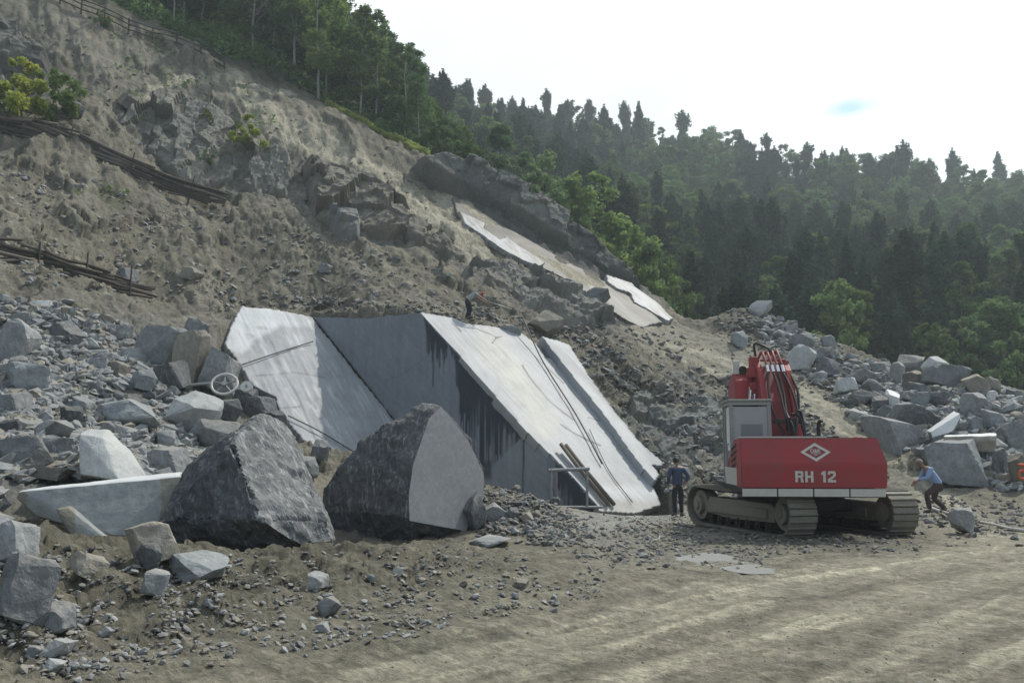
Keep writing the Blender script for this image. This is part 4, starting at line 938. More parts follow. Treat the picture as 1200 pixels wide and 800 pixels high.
# hillside outcrops: jointed cliffs standing out of the slope
M['cliff'] = slab_material('jointed_cliff_rock', (1, 1, 1, 1), 1.5, .9, .2)
def cliff(poly, label, tone, fu, fv, amp, seed, push=.35, cell=.12, dust=.5, name='rock_outcrop', cat='rock outcrop', steep=0.0, tri=None):
    G = [ground_at(a, b) for a, b in poly]; G = np.array([g for g in G if g is not None and g[1] < 66]) if tri is None else np.array([at(*q_) for q_ in tri])
    c0 = G.mean(0); _, _, vt = np.linalg.svd(G - c0); n = vt[2]; n = n if n[2] > 0 else -n
    if n[1] > -.1: n = n * np.array([1, 1, 1]); n[1] = -.45; n /= np.linalg.norm(n)
    n = n + np.array([0, -steep, 0]); n /= np.linalg.norm(n)
    u = np.cross(np.array([0, 0, 1.0]), n); u /= np.linalg.norm(u); v = np.cross(n, u)
    def rel(px, py, U, V):
        e_ = sst(0, 12, polydist(px, py, poly)); w1 = fbm2(U * .5, V * .5, 3, seed)
        a, ac = facet2(U * fu + .35 * w1, V * fv + .35 * w1, seed, 1.0); b, bc = facet2(U * fu * 2.7 + .3 * w1, V * fv * 2.7, seed + 9, 1.1)
        c_, cc_ = facet2(U * fu * 6, V * fv * 6, seed + 19, 1.1)
        return e_ * (amp * a + amp * .30 * b + amp * .10 * c_ + push + .10 * fbm2(U * 3, V * 3, 3, seed + 3)) - (1 - e_) * .9
    def colf(C, px, py, U, V, al, big):
        w1 = fbm2(U * .5, V * .5, 3, seed); a, ac = facet2(U * fu + .35 * w1, V * fv + .35 * w1, seed, 1.0); b, bc = facet2(U * fu * 2.7 + .3 * w1, V * fv * 2.7, seed + 9, 1.1)
        C[..., :3] = np.array(tone) * (.72 + .38 * ac + .25 * bc)[..., None]
        shade(C, sst(-.1, .5, big + .5 * fbm2(U * 1.5, V * .7, 3, 7)) * dust, (.22, .205, .165)); C[..., 3] = 0
    root = thing(name, label, cat, tuple(c0)); o = planar('rock_mass', poly, n, n @ c0, None, cell, 1.2, 2.5, colf, 0, 'cliff', rel, seed); under(o, root)
    o.data.polygons.foreach_set('use_smooth', np.zeros(len(o.data.polygons), bool)); return root
cliff([(126, 150), (150, 122), (185, 102), (225, 104), (262, 122), (300, 158), (338, 165), (352, 205), (342, 250), (300, 240), (262, 224), (232, 238), (205, 226), (170, 188)], 'jointed cliff of upright grey-brown rock columns in the middle of the upper slope', (.17, .168, .15), .50, .22, .55, 401, steep=.3)
cliff([(352, 178), (400, 192), (445, 208), (482, 235), (520, 262), (552, 300), (560, 335), (515, 312), (472, 292), (440, 290), (400, 280), (360, 258)], 'brown overhanging cliff below the pale dusty crest', (.155, .145, .122), .40, .28, .6, 431, steep=.3)
cliff([(372, 225), (400, 215), (424, 240), (430, 270), (424, 288), (398, 284), (378, 262)], 'small bluish layered rock rib between the two hillside cliffs', (.17, .18, .185), .5, .9, .35, 441, push=.75)
cliff([(474, 192), (496, 184), (522, 177), (560, 190), (600, 208), (650, 240), (700, 272), (735, 305), (764, 345), (735, 345), (700, 326), (650, 298), (600, 268), (560, 246), (520, 224), (490, 206)], 'long dark mossy rock band along the top of the crest', (.115, .12, .112), .26, .22, .5, 461, push=.9, dust=.3, tri=[(490, 206, 60.3), (735, 345, 59.3), (600, 210, 62)])
cliff([(540, 300), (600, 300), (640, 318), (690, 345), (742, 380), (720, 398), (668, 392), (640, 375), (590, 362), (552, 350), (532, 325)], 'broken blocky rock shelf below the bright white sliver of slab', (.15, .148, .135), .6, .5, .5, 481, push=.3)
cliff([(-30, 38), (20, 34), (48, 48), (66, 78), (50, 100), (20, 88), (-30, 92)], 'dark rounded rock outcrop in the top left corner', (.10, .10, .095), .35, .35, .6, 501, push=.7)
cliff([(724, 470), (760, 440), (800, 425), (846, 450), (862, 500), (852, 556), (800, 565), (776, 545), (748, 510)], 'broken dark rock face in the cutting left of the excavator cab', (.135, .14, .135), .8, .8, .3, 521, push=.0, dust=.6)
# ---- scattered stones of the rubble fields, each one an object
def scatter(poly, n, smin, smax, label, group, mats, kinds=('block', 'slab', 'lump'), dens=None, name='rubble_stone', cat='stone', gap=.55, pw_=2.2):
    xs = [p[0] for p in poly]; ys = [p[1] for p in poly]; k = 0; tries = 0
    while k < n and tries < n * 60:
        tries += 1; a = rnd.uniform(min(xs), max(xs)); b = rnd.uniform(min(ys), max(ys))
        if float(polydist(np.array([a]), np.array([b]), poly)[0]) < 0: continue
        w_ = smin + (smax - smin) * rnd.random() ** pw_; h_ = w_ * rnd.uniform(.45, .85)
        if any(abs(a - u[0]) < (w_ + u[2]) * .5 * gap and abs(b - h_ / 2 - (u[1] - u[3] / 2)) < (h_ + u[3]) * .5 * gap for u in USED): continue
        if put_rock(a, b, w_, h_, rnd.choice(kinds), rnd.choice(mats), label, group, name, cat, tilt=rnd.uniform(-18, 18)): k += 1
G4 = ['rock_grey', 'rock_grey', 'rock_dark', 'rock_blue', 'rock_blue', 'rock_brown', 'rock_pale']
LR = [(0, 355), (60, 358), (150, 385), (180, 420), (205, 470), (290, 545), (180, 560), (0, 560)]
scatter(LR, 160, 8, 28, 'broken grey stone among many in the large rubble slope on the left', 'stones of the left rubble slope', G4)
RR = [(880, 362), (935, 385), (1000, 418), (1080, 432), (1150, 450), (1200, 468), (1200, 575), (1165, 570), (1100, 545), (1030, 520), (985, 470), (940, 440), (900, 405)]
scatter(RR, 100, 10, 34, 'broken grey stone among many in the rubble on the right', 'stones of the right rubble', G4)
HP = [(565, 575), (600, 568), (650, 590), (680, 612), (690, 632), (640, 640), (590, 632), (560, 612)]
scatter(HP, 28, 7, 20, 'dusty lump among many in the heap at the foot of the sawn face', 'lumps of the small heap', ['rock_brown', 'rock_grey', 'rock_dark'], ('lump', 'lump', 'block'), pw_=1.5, gap=.45)
FB = [(10, 700), (150, 672), (300, 665), (560, 655), (700, 668), (640, 715), (450, 740), (200, 772), (10, 790)]
scatter(FB, 16, 7, 18, 'small stone among many lying on the front earth bank', 'stones on the front bank', G4 + ['rock_pale'], pw_=2.5)
# ------------------------------------------------------------------ gravel and scree: far too many to count
def pebbles(name, poly, n, s0, s1, mats, seed, pw=2.5, flatten=.6, sink=.25):
    r = np.random.RandomState(seed); xs = [p[0] for p in poly]; ys = [p[1] for p in poly]
    a = r.uniform(min(xs), max(xs), n * 2); b = r.uniform(min(ys), max(ys), n * 2); k = polydist(a, b, poly) + r.uniform(-8, 8, n * 2) > 0; a = a[k][:n]; b = b[k][:n]
    keep = fbm2(a * .02, b * .03, 3, seed) + r.uniform(-.45, .45, len(a)) > -.12; a = a[keep]; b = b[keep]
    G = [ground_at(p, q_) for p, q_ in zip(a, b)]; G = np.array([g for g in G if g is not None])
    t = (1 + 5 ** .5) / 2; iv = np.array([(-1, t, 0), (1, t, 0), (-1, -t, 0), (1, -t, 0), (0, -1, t), (0, 1, t), (0, -1, -t), (0, 1, -t), (t, 0, -1), (t, 0, 1), (-t, 0, -1), (-t, 0, 1)]) / 1.9
    ifc = np.array([(0, 11, 5), (0, 5, 1), (0, 1, 7), (0, 7, 10), (0, 10, 11), (1, 5, 9), (5, 11, 4), (11, 10, 2), (10, 7, 6), (7, 1, 8), (3, 9, 4), (3, 4, 2), (3, 2, 6), (3, 6, 8), (3, 8, 9), (4, 9, 5), (2, 4, 11), (6, 2, 10), (8, 6, 7), (9, 8, 1)])
    m = len(G); z = fields(G[:, 0], G[:, 1])[0]; G[:, 2] = np.minimum(G[:, 2], z + .1)
    size = (s0 + (s1 - s0) * r.rand(m) ** pw)
    V = iv[None] * (1 + r.uniform(-.38, .38, (m, 12, 1))); V = V * (r.uniform(.6, 1.2, (m, 1, 3)) * np.array([1, 1, flatten]))
    th = r.uniform(0, 6.28, m); c, s_ = np.cos(th)[:, None], np.sin(th)[:, None]; tl = r.normal(0, .35, (m, 1))
    X = V[..., 0] * c - V[..., 1] * s_; Y_ = V[..., 0] * s_ + V[..., 1] * c; Z = V[..., 2] + X * tl
    P = np.stack([X, Y_, Z], -1) * (size[:, None, None] * .5); P = P + G[:, None, :]; P[..., 2] += (size * (.5 - sink) * flatten)[:, None]
    F = (ifc[None] + (np.arange(m) * 12)[:, None, None]).reshape(-1, 3); mi = np.repeat(r.randint(0, len(mats), m), 20)
    me = mesh_np(name, P.reshape(-1, 3), F, False, None, mi); [me.materials.append(M[q_]) for q_ in mats]
    o = link(name, me); o['kind'] = 'stuff'; return o
PM = ['rock_grey', 'rock_brown', 'rock_brown', 'rock_dark', 'rock_grey', 'rock_pale']
pebbles('scree', LR + [(-30, 700)], 15000, .08, .55, ['rock_grey', 'rock_blue', 'rock_brown', 'rock_dark', 'rock_grey'], 1, 1.9)
pebbles('scree', RR, 8500, .09, .55, ['rock_grey', 'rock_blue', 'rock_dark', 'rock_grey', 'rock_brown', 'rock_pale'], 2, 1.8)
pebbles('scree', [(0, 180), (250, 240), (560, 330), (700, 390), (560, 375), (270, 350), (0, 330)], 5200, .04, .36, PM[:5] + ['rock_brown'], 3, 3.5)
pebbles('scree', [(640, 380), (780, 385), (900, 440), (1040, 560), (860, 590), (790, 590), (700, 440)], 4200, .07, .45, PM[:5], 4, 3)
pebbles('scree', [(860, 355), (1000, 415), (1000, 480), (900, 430), (830, 380)], 1200, .07, .4, PM[:5], 5, 3)
pebbles('scree', [(0, 20), (380, 130), (560, 230), (520, 330), (300, 250), (0, 160)], 1500, .06, .40, ['rock_brown', 'rock_grey', 'rock_brown'], 6, 3.5)
pebbles('gravel', HP + [(560, 640)], 1700, .05, .22, PM[:5], 7, 2)
pebbles('gravel', [(0, 640), (180, 655), (560, 645), (720, 665), (700, 700), (560, 728), (400, 757), (100, 792), (0, 800)], 9000, .010, .10, PM, 8, 3.4)
pebbles('gravel', [(380, 800), (560, 735), (740, 690), (720, 640), (800, 610), (1200, 590), (1200, 800)], 1500, .006, .028, PM[:5], 9, 4)
pebbles('gravel', [(1085, 575), (1200, 590), (1200, 640), (1060, 640)], 900, .03, .25, PM[:5], 10, 2.5)
pebbles('gravel', [(640, 600), (800, 600), (820, 630), (760, 660), (640, 640)], 900, .03, .2, PM[:5], 12, 3)
pebbles('gravel', [(255, 348), (500, 356), (700, 392), (690, 404), (600, 386), (500, 368), (260, 360)], 1500, .06, .38, PM[:5], 14, 2.2)
# muddy clods round the excavator
pebbles('mud_clods', [(770, 612), (905, 615), (1090, 630), (1090, 645), (900, 650), (740, 640)], 1500, .02, .13, ['rock_brown', 'rock_brown', 'rock_dark'], 11, 2.5)
pebbles('mud_clods', [(640, 600), (800, 606), (820, 640), (900, 650), (880, 668), (760, 662), (690, 660)], 1500, .015, .12, ['rock_brown', 'rock_brown', 'rock_dark'], 15, 2.5)

# ------------------------------------------------------------------ standing water
def puddle(poly, z, label='puddle'):
    cx_ = sum(p[0] for p in poly) / len(poly); cy_ = sum(p[1] for p in poly) / len(poly); poly = [(cx_ + (a - cx_) * 1.3, cy_ + (b - cy_) * 1.5) for a, b in poly]
    pts_ = [ray(a, b) for a, b in poly]; P = [O0 + d * ((z - CAMZ) / d[2]) for d in pts_]; C_ = curve_pts([tuple(p) for p in P] + [tuple(P[0])], 5)
    mb = MB(); mb.add([tuple(c) for c in C_[:-1]], [tuple(range(len(C_) - 1))]); o = mb.obj(label, M['water']); o['kind'] = 'structure'; return o
t_ = NT('muddy_water'); M['water'] = t_.set((.46, .47, .45, 1), .16, normal=t_.bump(t_.noise(3, 3, .5, t_.pos()), .08, .02), spec=.6)

# ------------------------------------------------------------------ excavator
M['red'] = plain('worn_red_paint', (.33, .036, .042), .55, 0, .6, 1.7, (.17, .075, .068), .1)
M['red_dark'] = plain('faded_red_steel', (.27, .04, .045), .5, 0, .5, 2.5, (.10, .06, .05), .1)
M['white_paint'] = plain('dirty_white_paint', (.58, .57, .53), .6, 0, .4, 5, (.34, .32, .28), .1)
M['cab_grey'] = plain('grey_green_cab_paint', (.27, .29, .28), .5, .1, .5, 4, (.17, .17, .15), .1)
M['cab_side'] = plain('blue_grey_cab_side', (.20, .225, .25), .5, 0, .4, 4, (.15, .15, .14), .1)
M['steel'] = plain('muddy_track_steel', (.17, .166, .14), .7, .1, .75, 2.2, (.25, .235, .185), .5)
M['frame_steel'] = plain('dusty_undercarriage', (.20, .195, .165), .8, 0, .7, 1.5, (.27, .25, .20), .4)
M['dark_steel'] = plain('greasy_dark_steel', (.028, .028, .028), .55, .3, .5, 3, (.07, .065, .055), .2)
M['rubber'] = plain('black_hose_rubber', (.015, .015, .016), .45, 0, .3, 6, (.06, .055, .05), .1)
M['chrome'] = plain('chromed_rod', (.75, .75, .76), .2, 1, .2, 8, (.4, .4, .4), .0)
M['cab_glass'] = plain('dusty_cab_pane', (.30, .325, .33), .16, 0, .6, 1.3, (.36, .37, .36), .0)
M['seat_dark'] = plain('dark_patch_in_pane', (.17, .185, .20), .3, 0, .5, 2, (.22, .235, .24), .0)

UCX = .55
ex = thing('excavator', 'red tracked excavator seen from behind with white RH 12 lettering on its counterweight', 'excavator', (6.26, 21.85, 0))
# --- undercarriage, turned 12.5 degrees to the left
YU = R(15)
def RU(v): c, s_ = math.cos(YU), math.sin(YU); return (v[0] * c - v[1] * s_ + UCX, v[0] * s_ + v[1] * c, v[2])
class UB_(MB):
    def obj(s, name, mat, parent=None, **k): s.v = [RU(p) for p in s.v]; return MB.obj(s, name, mat, parent, **k)
GA, TW, TL, TR = 1.28, .66, 1.95, .49           # half gauge, shoe width, half wheelbase, wheel radius with shoe
def track(sx):
    cx = sx * GA; path = []                       # closed loop in (y, z)
    zc = .51; n_arc = 13
    for k in range(n_arc): a = -math.pi / 2 - math.pi * k / (n_arc - 1) ; path.append((-TL + TR * math.cos(a), zc + TR * math.sin(a)))
    for k in range(1, 18): f = k / 18; path.append((-TL + 2 * TL * f, zc + TR - .05 * math.sin(f * math.pi)))
    for k in range(n_arc): a = math.pi / 2 - math.pi * k / (n_arc - 1); path.append((TL + TR * math.cos(a), zc + TR * math.sin(a)))
    for k in range(1, 18): f = k / 18; path.append((TL - 2 * TL * f, zc - TR))
    # resample to shoes
    P = [Vector((0, a, b)) for a, b in path]; P.append(P[0]); Ls = [0]
    for a, b in zip(P[:-1], P[1:]): Ls.append(Ls[-1] + (b - a).length)
    ns = 72; belt = UB_()
    def pt(s_):
        s_ %= Ls[-1]
        for i in range(len(Ls) - 1):
            if Ls[i + 1] >= s_: f = (s_ - Ls[i]) / max(Ls[i + 1] - Ls[i], 1e-6); return P[i].lerp(P[i + 1], f)
    st = Ls[-1] / ns
    for k in range(ns):
        a = pt(k * st); b = pt((k + .95) * st); d = (b - a).normalized(); n = Vector((0, -d.z, d.y)); c0 = Vector((0, 0, zc)); mid = (a + b) / 2
        outw = mid - Vector((0, max(-TL, min(TL, mid.y)), zc)); n = n if n.dot(outw) > 0 else -n
        rows = [(a - n * .035), (a + n * .010), (a + d * .015 + n * .038), (a + d * .035 + n * .038), (a + d * .042 + n * .012), (b - d * .01 + n * .010), (b - n * .035)]
        vv = [(cx - TW / 2, r_.y, r_.z) for r_ in rows] + [(cx + TW / 2, r_.y, r_.z) for r_ in rows]; m_ = len(rows)
        belt.add(vv, [(i, i + 1, m_ + i + 1, m_ + i) for i in range(m_ - 1)] + [(m_ - 1, 0, m_, 2 * m_ - 1), tuple(range(m_))[::-1], tuple(range(m_, 2 * m_))])
    bo = belt.obj('track', M['steel'], ex)
    ch = UB_(); 
    for dx in (-.09, .09):
        Q = [(cx + dx, p.y, p.z) for p in P[:-1]]; Q = [(q_[0], q_[1] * .985, zc + (q_[2] - zc) * .87) for q_ in Q]
        ch.tube(Q + [Q[0]], .035, 6)
    ch.obj('chain', M['dark_steel'], bo)
    fr = UB_(); fr.prism([(-TL + .36, .30), (-TL + .30, .62), (-TL + .5, .70), (TL - .55, .74), (TL - .42, .62), (TL - .40, .34), (.4, .25)], 'x', cx - .20, cx + .20, .02)
    fr.box((cx - sx * .0, 0, .47), (.50, 2.7, .22), None, .02); fr.obj('track_frame', M['frame_steel'], ex)
    for yy, nm, r_ in ((-TL, 'sprocket', .36), (TL, 'idler_wheel', .37)):
        wh = UB_(); wh.cyl((cx - .17, yy, zc), (cx + .17, yy, zc), r_, n=32); wh.cyl((cx - .27, yy, zc), (cx + .27, yy, zc), r_ * .62, n=24); wh.cyl((cx - .30, yy, zc), (cx + .30, yy, zc), r_ * .28, n=18)
        if nm == 'sprocket':
            for k in range(14): a = 2 * math.pi * k / 14; wh.box((cx, yy + (r_ + .015) * math.cos(a), zc + (r_ + .015) * math.sin(a)), (.10, .06, .07), (a, 0, 0))
        wh.obj(nm, M['frame_steel'], ex)
    for k in range(7):
        rl = UB_(); yy = -TL + .62 + k * (2 * TL - 1.24) / 6; rl.cyl((cx - .21, yy, .20), (cx + .21, yy, .20), .105, n=18); rl.cyl((cx - .25, yy, .20), (cx + .25, yy, .20), .05, n=10); rl.obj('track_roller', M['dark_steel'], ex)
track(-1); track(1)
mb = UB_(); mb.box((0, 0, .62), (1.9, 1.5, .34), None, .04); mb.box((0, .75, .60), (2.0, .34, .26), None, .03); mb.box((0, -.75, .60), (2.0, .34, .26), None, .03); mb.obj('cross_member', M['dark_steel'], ex)
mb = MB(); mb.cyl((UCX * .6, 0, .74), (UCX * .6, 0, .98), .62, n=40); mb.obj('slew_ring', M['dark_steel'], ex)
# --- upper structure: local frame, forward +y, turned 5 degrees to the right
YP = R(-5.0); UO = Vector((.40, .35, 0))
class UP(MB):
    def obj(s, name, mat, parent=None, **k):
        c, s_ = math.cos(YP), math.sin(YP)
        s.v = [(p[0] * c - p[1] * s_ + UO.x, p[0] * s_ + p[1] * c + UO.y, p[2]) for p in s.v]; return MB.obj(s, name, mat, parent, **k)
RB = -3.25                                         # rear face
mb = UP(); mb.box((0, -.6, 1.04), (2.75, 4.4, .16), None, .02); mb.box((0, -2.6, 1.0), (1.6, .9, .12), None, .02); mb.obj('deck', M['dark_steel'], ex)
# counterweight: lower part upright, upper part leaning in, its ends raked
cw = UP(); z0, zc_, z1 = 1.09, 1.60, 2.15; xl, xr = -1.50, 1.50
vs = [(xl, RB, z0), (xr, RB, z0), (xr + .03, RB - .01, zc_), (xl, RB - .01, zc_), (xl + .02, RB + .16, z1), (xr - .11, RB + .16, z1)]
fv = [(xl, RB + .62, z0), (xr, RB + .62, z0), (xr + .03, RB + .62, zc_), (xl, RB + .62, zc_), (xl + .02, RB + .62, z1), (xr - .11, RB + .62, z1)]
bm = bmesh.new(); a = [bm.verts.new(p) for p in vs]; b = [bm.verts.new(p) for p in fv]
for q_ in ((0, 1, 2, 3), (3, 2, 5, 4)): bm.faces.new([a[i] for i in q_]); bm.faces.new([b[i] for i in q_][::-1])
for i, j in ((0, 1), (1, 2), (2, 5), (5, 4), (4, 3), (3, 0)): bm.faces.new((a[j], a[i], b[i], b[j]))
bmesh.ops.recalc_face_normals(bm, faces=bm.faces); bmesh.ops.bevel(bm, geom=[e_ for e_ in bm.edges if e_.calc_face_angle(0) > .05], offset=.018, segments=2, affect='EDGES')
bm.verts.index_update(); cw.add([v.co[:] for v in bm.verts], [[v.index for v in f.verts] for f in bm.faces]); bm.free()
cwo = cw.obj('counterweight', M['red'], ex)
mb = UP(); mb.prism([(RB + .145, z1 - .002), (RB + .60, z1 - .002), (RB + .60, z1 + .03), (RB + .14, z1 + .03)], 'x', xl + .03, .35); mb.obj('top_rim', M['white_paint'], cwo)
for k in range(4):
    x0 = -1.48 + k * .745; mb = UP(); mb.box((x0 + .36, RB + .06, .995), (.715, .07, .165), (R(4), 0, 0), .006); mb.obj('bumper_plate', M['white_paint'], ex)
mb = UP(); mb.box((0, RB + .16, .98), (2.9, .08, .18)); mb.obj('skirt', M['dark_steel'], ex)
# engine housing and side panels
mb = UP(); mb.box((.55, -1.55, 1.58), (1.78, 2.2, .98), None, .03); mb.obj('engine_hood', M['red_dark'], ex)
mb = UP(); mb.prism([(RB + .60, 1.14), (-1.0, 1.14), (-1.0, 1.42), (-1.6, 1.80), (-2.25, 2.13), (RB + .60, 2.13)], 'x', -1.47, -1.38, .008); sp = mb.obj('side_panel', M['red'], ex)
for i in range(5):
    for j in range(3):
        mb = UP(); mb.box((-1.478, RB + .78 + j * .26 + i * .01, 2.0 - i * .135 - j * .04), (.02, .15, .055), (R(-12), 0, 0)); mb.obj('louver', M['dark_steel'], sp)
mb = UP(); mb.prism([(RB + .62, 1.12), (-1.1, 1.12), (-.9, 1.50), (RB + .62, 1.50)], 'x', -1.50, -1.474, .006); mb.obj('lower_panel', M['white_paint'], sp)
# exhaust and small fittings on the hood
mb = UP(); mb.tube(curve_pts([(.52, -1.75, 2.05), (.52, -1.75, 2.40), (.53, -1.78, 2.52), (.57, -1.86, 2.56)], 5), .045, 10); mb.obj('exhaust', M['dark_steel'], ex)
mb = UP(); mb.cyl((.75, -2.3, 2.07), (.75, -2.3, 2.17), .09, n=16); mb.cyl((.75, -2.3, 2.17), (.75, -2.3, 2.20), .06, n=12); mb.obj('filler_cap', M['dark_steel'], ex)
mb = UP(); mb.tube([(1.08, -2.5, 2.07), (1.08, -2.5, 2.16), (1.25, -2.5, 2.16), (1.25, -2.5, 2.07)], .018, 6); mb.obj('grab_handle', M['red_dark'], ex)
mb = UP(); mb.cyl((.95, -2.2, 2.07), (.95, -2.2, 2.15), .04, n=12); mb.obj('cap', M['dark_steel'], ex)
# cab
cx0, cx1, cy0, cy1, cz0, cz1 = -1.42, -.46, -1.35, -.25, 1.15, 3.06
def frame_rect(mb, x0, x1, z0_, z1_, y, t_, d):
    mb.box(((x0 + x1) / 2, y, z1_ - t_ / 2), (x1 - x0, d, t_), None, .008); mb.box(((x0 + x1) / 2, y, z0_ + t_ / 2), (x1 - x0, d, t_), None, .008)
    mb.box((x0 + t_ / 2, y, (z0_ + z1_) / 2), (t_, d, z1_ - z0_ - 2 * t_), None, .008); mb.box((x1 - t_ / 2, y, (z0_ + z1_) / 2), (t_, d, z1_ - z0_ - 2 * t_), None, .008)
mb = UP(); frame_rect(mb, cx0, cx1, cz0, cz1 - .03, cy0, .085, .07)
frame_rect(mb, cx0, cx1, cz0, cz1 - .03, cy1, .07, .07)
for x_ in (cx0 + .035, cx1 - .035):
    mb.box((x_, (cy0 + cy1) / 2, cz1 - .07), (.07, cy1 - cy0 - .07, .08), None, .008); mb.box((x_, (cy0 + cy1) / 2, cz0 + .04), (.07, cy1 - cy0 - .07, .08), None, .008); mb.box((x_, -.55, (cz0 + cz1) / 2), (.06, .07, cz1 - cz0 - .2), None, .008)
cab = mb.obj('cab', M['cab_grey'], ex)
mb = UP(); mb.box(((cx0 + cx1) / 2, (cy0 + cy1) / 2, cz1), (cx1 - cx0 + .06, cy1 - cy0 + .14, .05), None, .02); mb.obj('roof', M['cab_grey'], cab)
mb = UP(); mb.box(((cx0 + cx1) / 2, cy0, 2.40), (cx1 - cx0 - .17, .02, 1.02)); mb.obj('rear_window', M['cab_glass'], cab)
mb = UP(); mb.box(((cx0 + cx1) / 2 + .03, cy0 - .013, 2.26), (.50, .004, .48)); mb.obj('patch', M['seat_dark'], cab)
mb = UP(); mb.box(((cx0 + cx1) / 2, cy0, 1.56), (cx1 - cx0 - .17, .03, .64)); mb.obj('rear_panel', M['cab_side'], cab)
mb = UP(); mb.box((cx0 + .035, -.95, 2.40), (.02, .66, 1.04)); mb.box((cx0 + .035, -.41, 2.40), (.02, .20, 1.04)); mb.obj('side_window', M['cab_glass'], cab)
mb = UP(); mb.box((cx0 + .03, -.8, 1.5), (.03, 1.0, .66)); mb.obj('side_panel', M['cab_side'], cab)
mb = UP(); mb.box((cx1 - .035, -.8, 2.2), (.02, 1.0, 1.3)); mb.obj('side_window', M['cab_glass'], cab)
mb = UP(); mb.tube([(cx0 - .03, cy0 + .05, 1.25), (cx0 - .06, cy0 + .05, 1.3), (cx0 - .06, cy0 + .05, 2.0), (cx0 - .03, cy0 + .05, 2.05)], .015, 6); mb.obj('grab_rail', M['cab_grey'], cab)
# boom: two cheeks with a dark trough between, bending over at the top
bx = -.03
boomL = [(-1.05, 1.45), (-.55, 1.2), (-.1, 1.45), (.55, 2.75), (1.15, 3.70), (1.35, 4.02), (1.0, 4.22), (.55, 4.18), (.15, 3.9), (-.35, 3.1), (-.85, 2.1)]
mb = UP(); mb.prism(boomL, 'x', bx - .42, bx - .28, .015); boom = mb.obj('boom', M['red'], ex)
mb = UP(); mb.prism(boomL, 'x', bx + .28, bx + .42, .015); mb.obj('cheek_plate', M['red'], boom)
mb = UP(); mb.prism([(-.75, 1.45), (-.2, 1.5), (.5, 2.8), (1.2, 4.0), (.55, 4.05), (-.2, 3.1)], 'x', bx - .28, bx + .28); mb.obj('web_plate', M['red_dark'], boom)
mb = UP(); mb.prism([(-.85, 1.2), (.1, 1.2), (.1, 1.62), (-.2, 2.1), (-.85, 1.9)], 'x', bx - .5, bx - .38, .01); mb.prism([(-.85, 1.2), (.1, 1.2), (.1, 1.62), (-.2, 2.1), (-.85, 1.9)], 'x', bx + .38, bx + .50, .01); mb.obj('boom_bracket', M['red_dark'], ex)
mb = UP(); mb.cyl((bx - .52, -.45, 1.62), (bx + .52, -.45, 1.62), .075, n=16); mb.cyl((bx - .45, .75, 3.88), (bx + .45, .75, 3.88), .085, n=16); mb.obj('pivot_pin', M['dark_steel'], boom)
# lift cylinders, one each side
for sx in (-1, 1):
    mb = UP(); mb.cyl((bx + sx * .52, .55, 1.45), (bx + sx * .50, .45, 2.6), .095, n=16); cyo = mb.obj('lift_cylinder', M['red_dark'], boom)
    mb = UP(); mb.cyl((bx + sx * .50, .45, 2.6), (bx + sx * .46, .38, 3.4), .05, n=14); mb.obj('piston_rod', M['chrome'], cyo)
    mb = UP(); mb.box((bx + sx * .46, .38, 3.42), (.15, .18, .18), None, .02); mb.obj('rod_eye', M['red'], cyo)
# stick hanging down beyond the boom, seen to the left of it
mb = UP(); mb.prism([(1.0, 3.95), (1.55, 4.1), (2.6, 3.2), (3.1, 1.2), (2.85, 1.1), (2.25, 2.6), (1.0, 3.45)], 'x', bx - .26, bx + .26, .03); stick = mb.obj('stick', M['red'], ex)
mb = UP(); mb.prism([(2.7, .35), (3.3, .25), (3.5, .7), (3.35, 1.25), (2.85, 1.2), (2.45, .85)], 'x', bx - .5, bx + .5, .03); mb.obj('bucket', M['dark_steel'], ex)
# head of the boom with the second cylinder lugs, left of the top
mb = UP(); mb.prism([(.45, 3.12), (1.5, 3.0), (1.95, 3.3), (1.85, 3.65), (1.5, 3.9), (1.0, 3.95), (.6, 3.7)], 'x', bx - .92, bx - .44, .12); hd = mb.obj('arm_head', M['red'], ex)
mb = UP(); mb.cyl((bx - .60, .40, 3.0), (bx - .56, .35, 3.5), .06, n=14); mb.obj('rod', M['chrome'], hd)
mb = UP(); mb.box((bx - .5, .36, 3.52), (.20, .2, .2), None, .03); mb.box((bx - .50, .5, 3.88), (.24, .26, .26), None, .03); mb.box((bx - .42, .62, 4.12), (.24, .24, .34), None, .03); mb.obj('lug', M['red'], hd)
mb = UP(); mb.box((bx - .82, .95, 4.05), (.14, .2, .36), None, .03); mb.obj('white_block', M['white_paint'], hd)
mb = UP(); mb.cyl((bx - .66, .85, 3.98), (bx - .66, 1.2, 3.98), .11, n=16); mb.obj('hose_drum', M['dark_steel'], hd)
mb = UP(); mb.box((bx + .32, .55, 4.08), (.22, .24, .2), None, .02); mb.obj('end_lug', M['red'], boom)
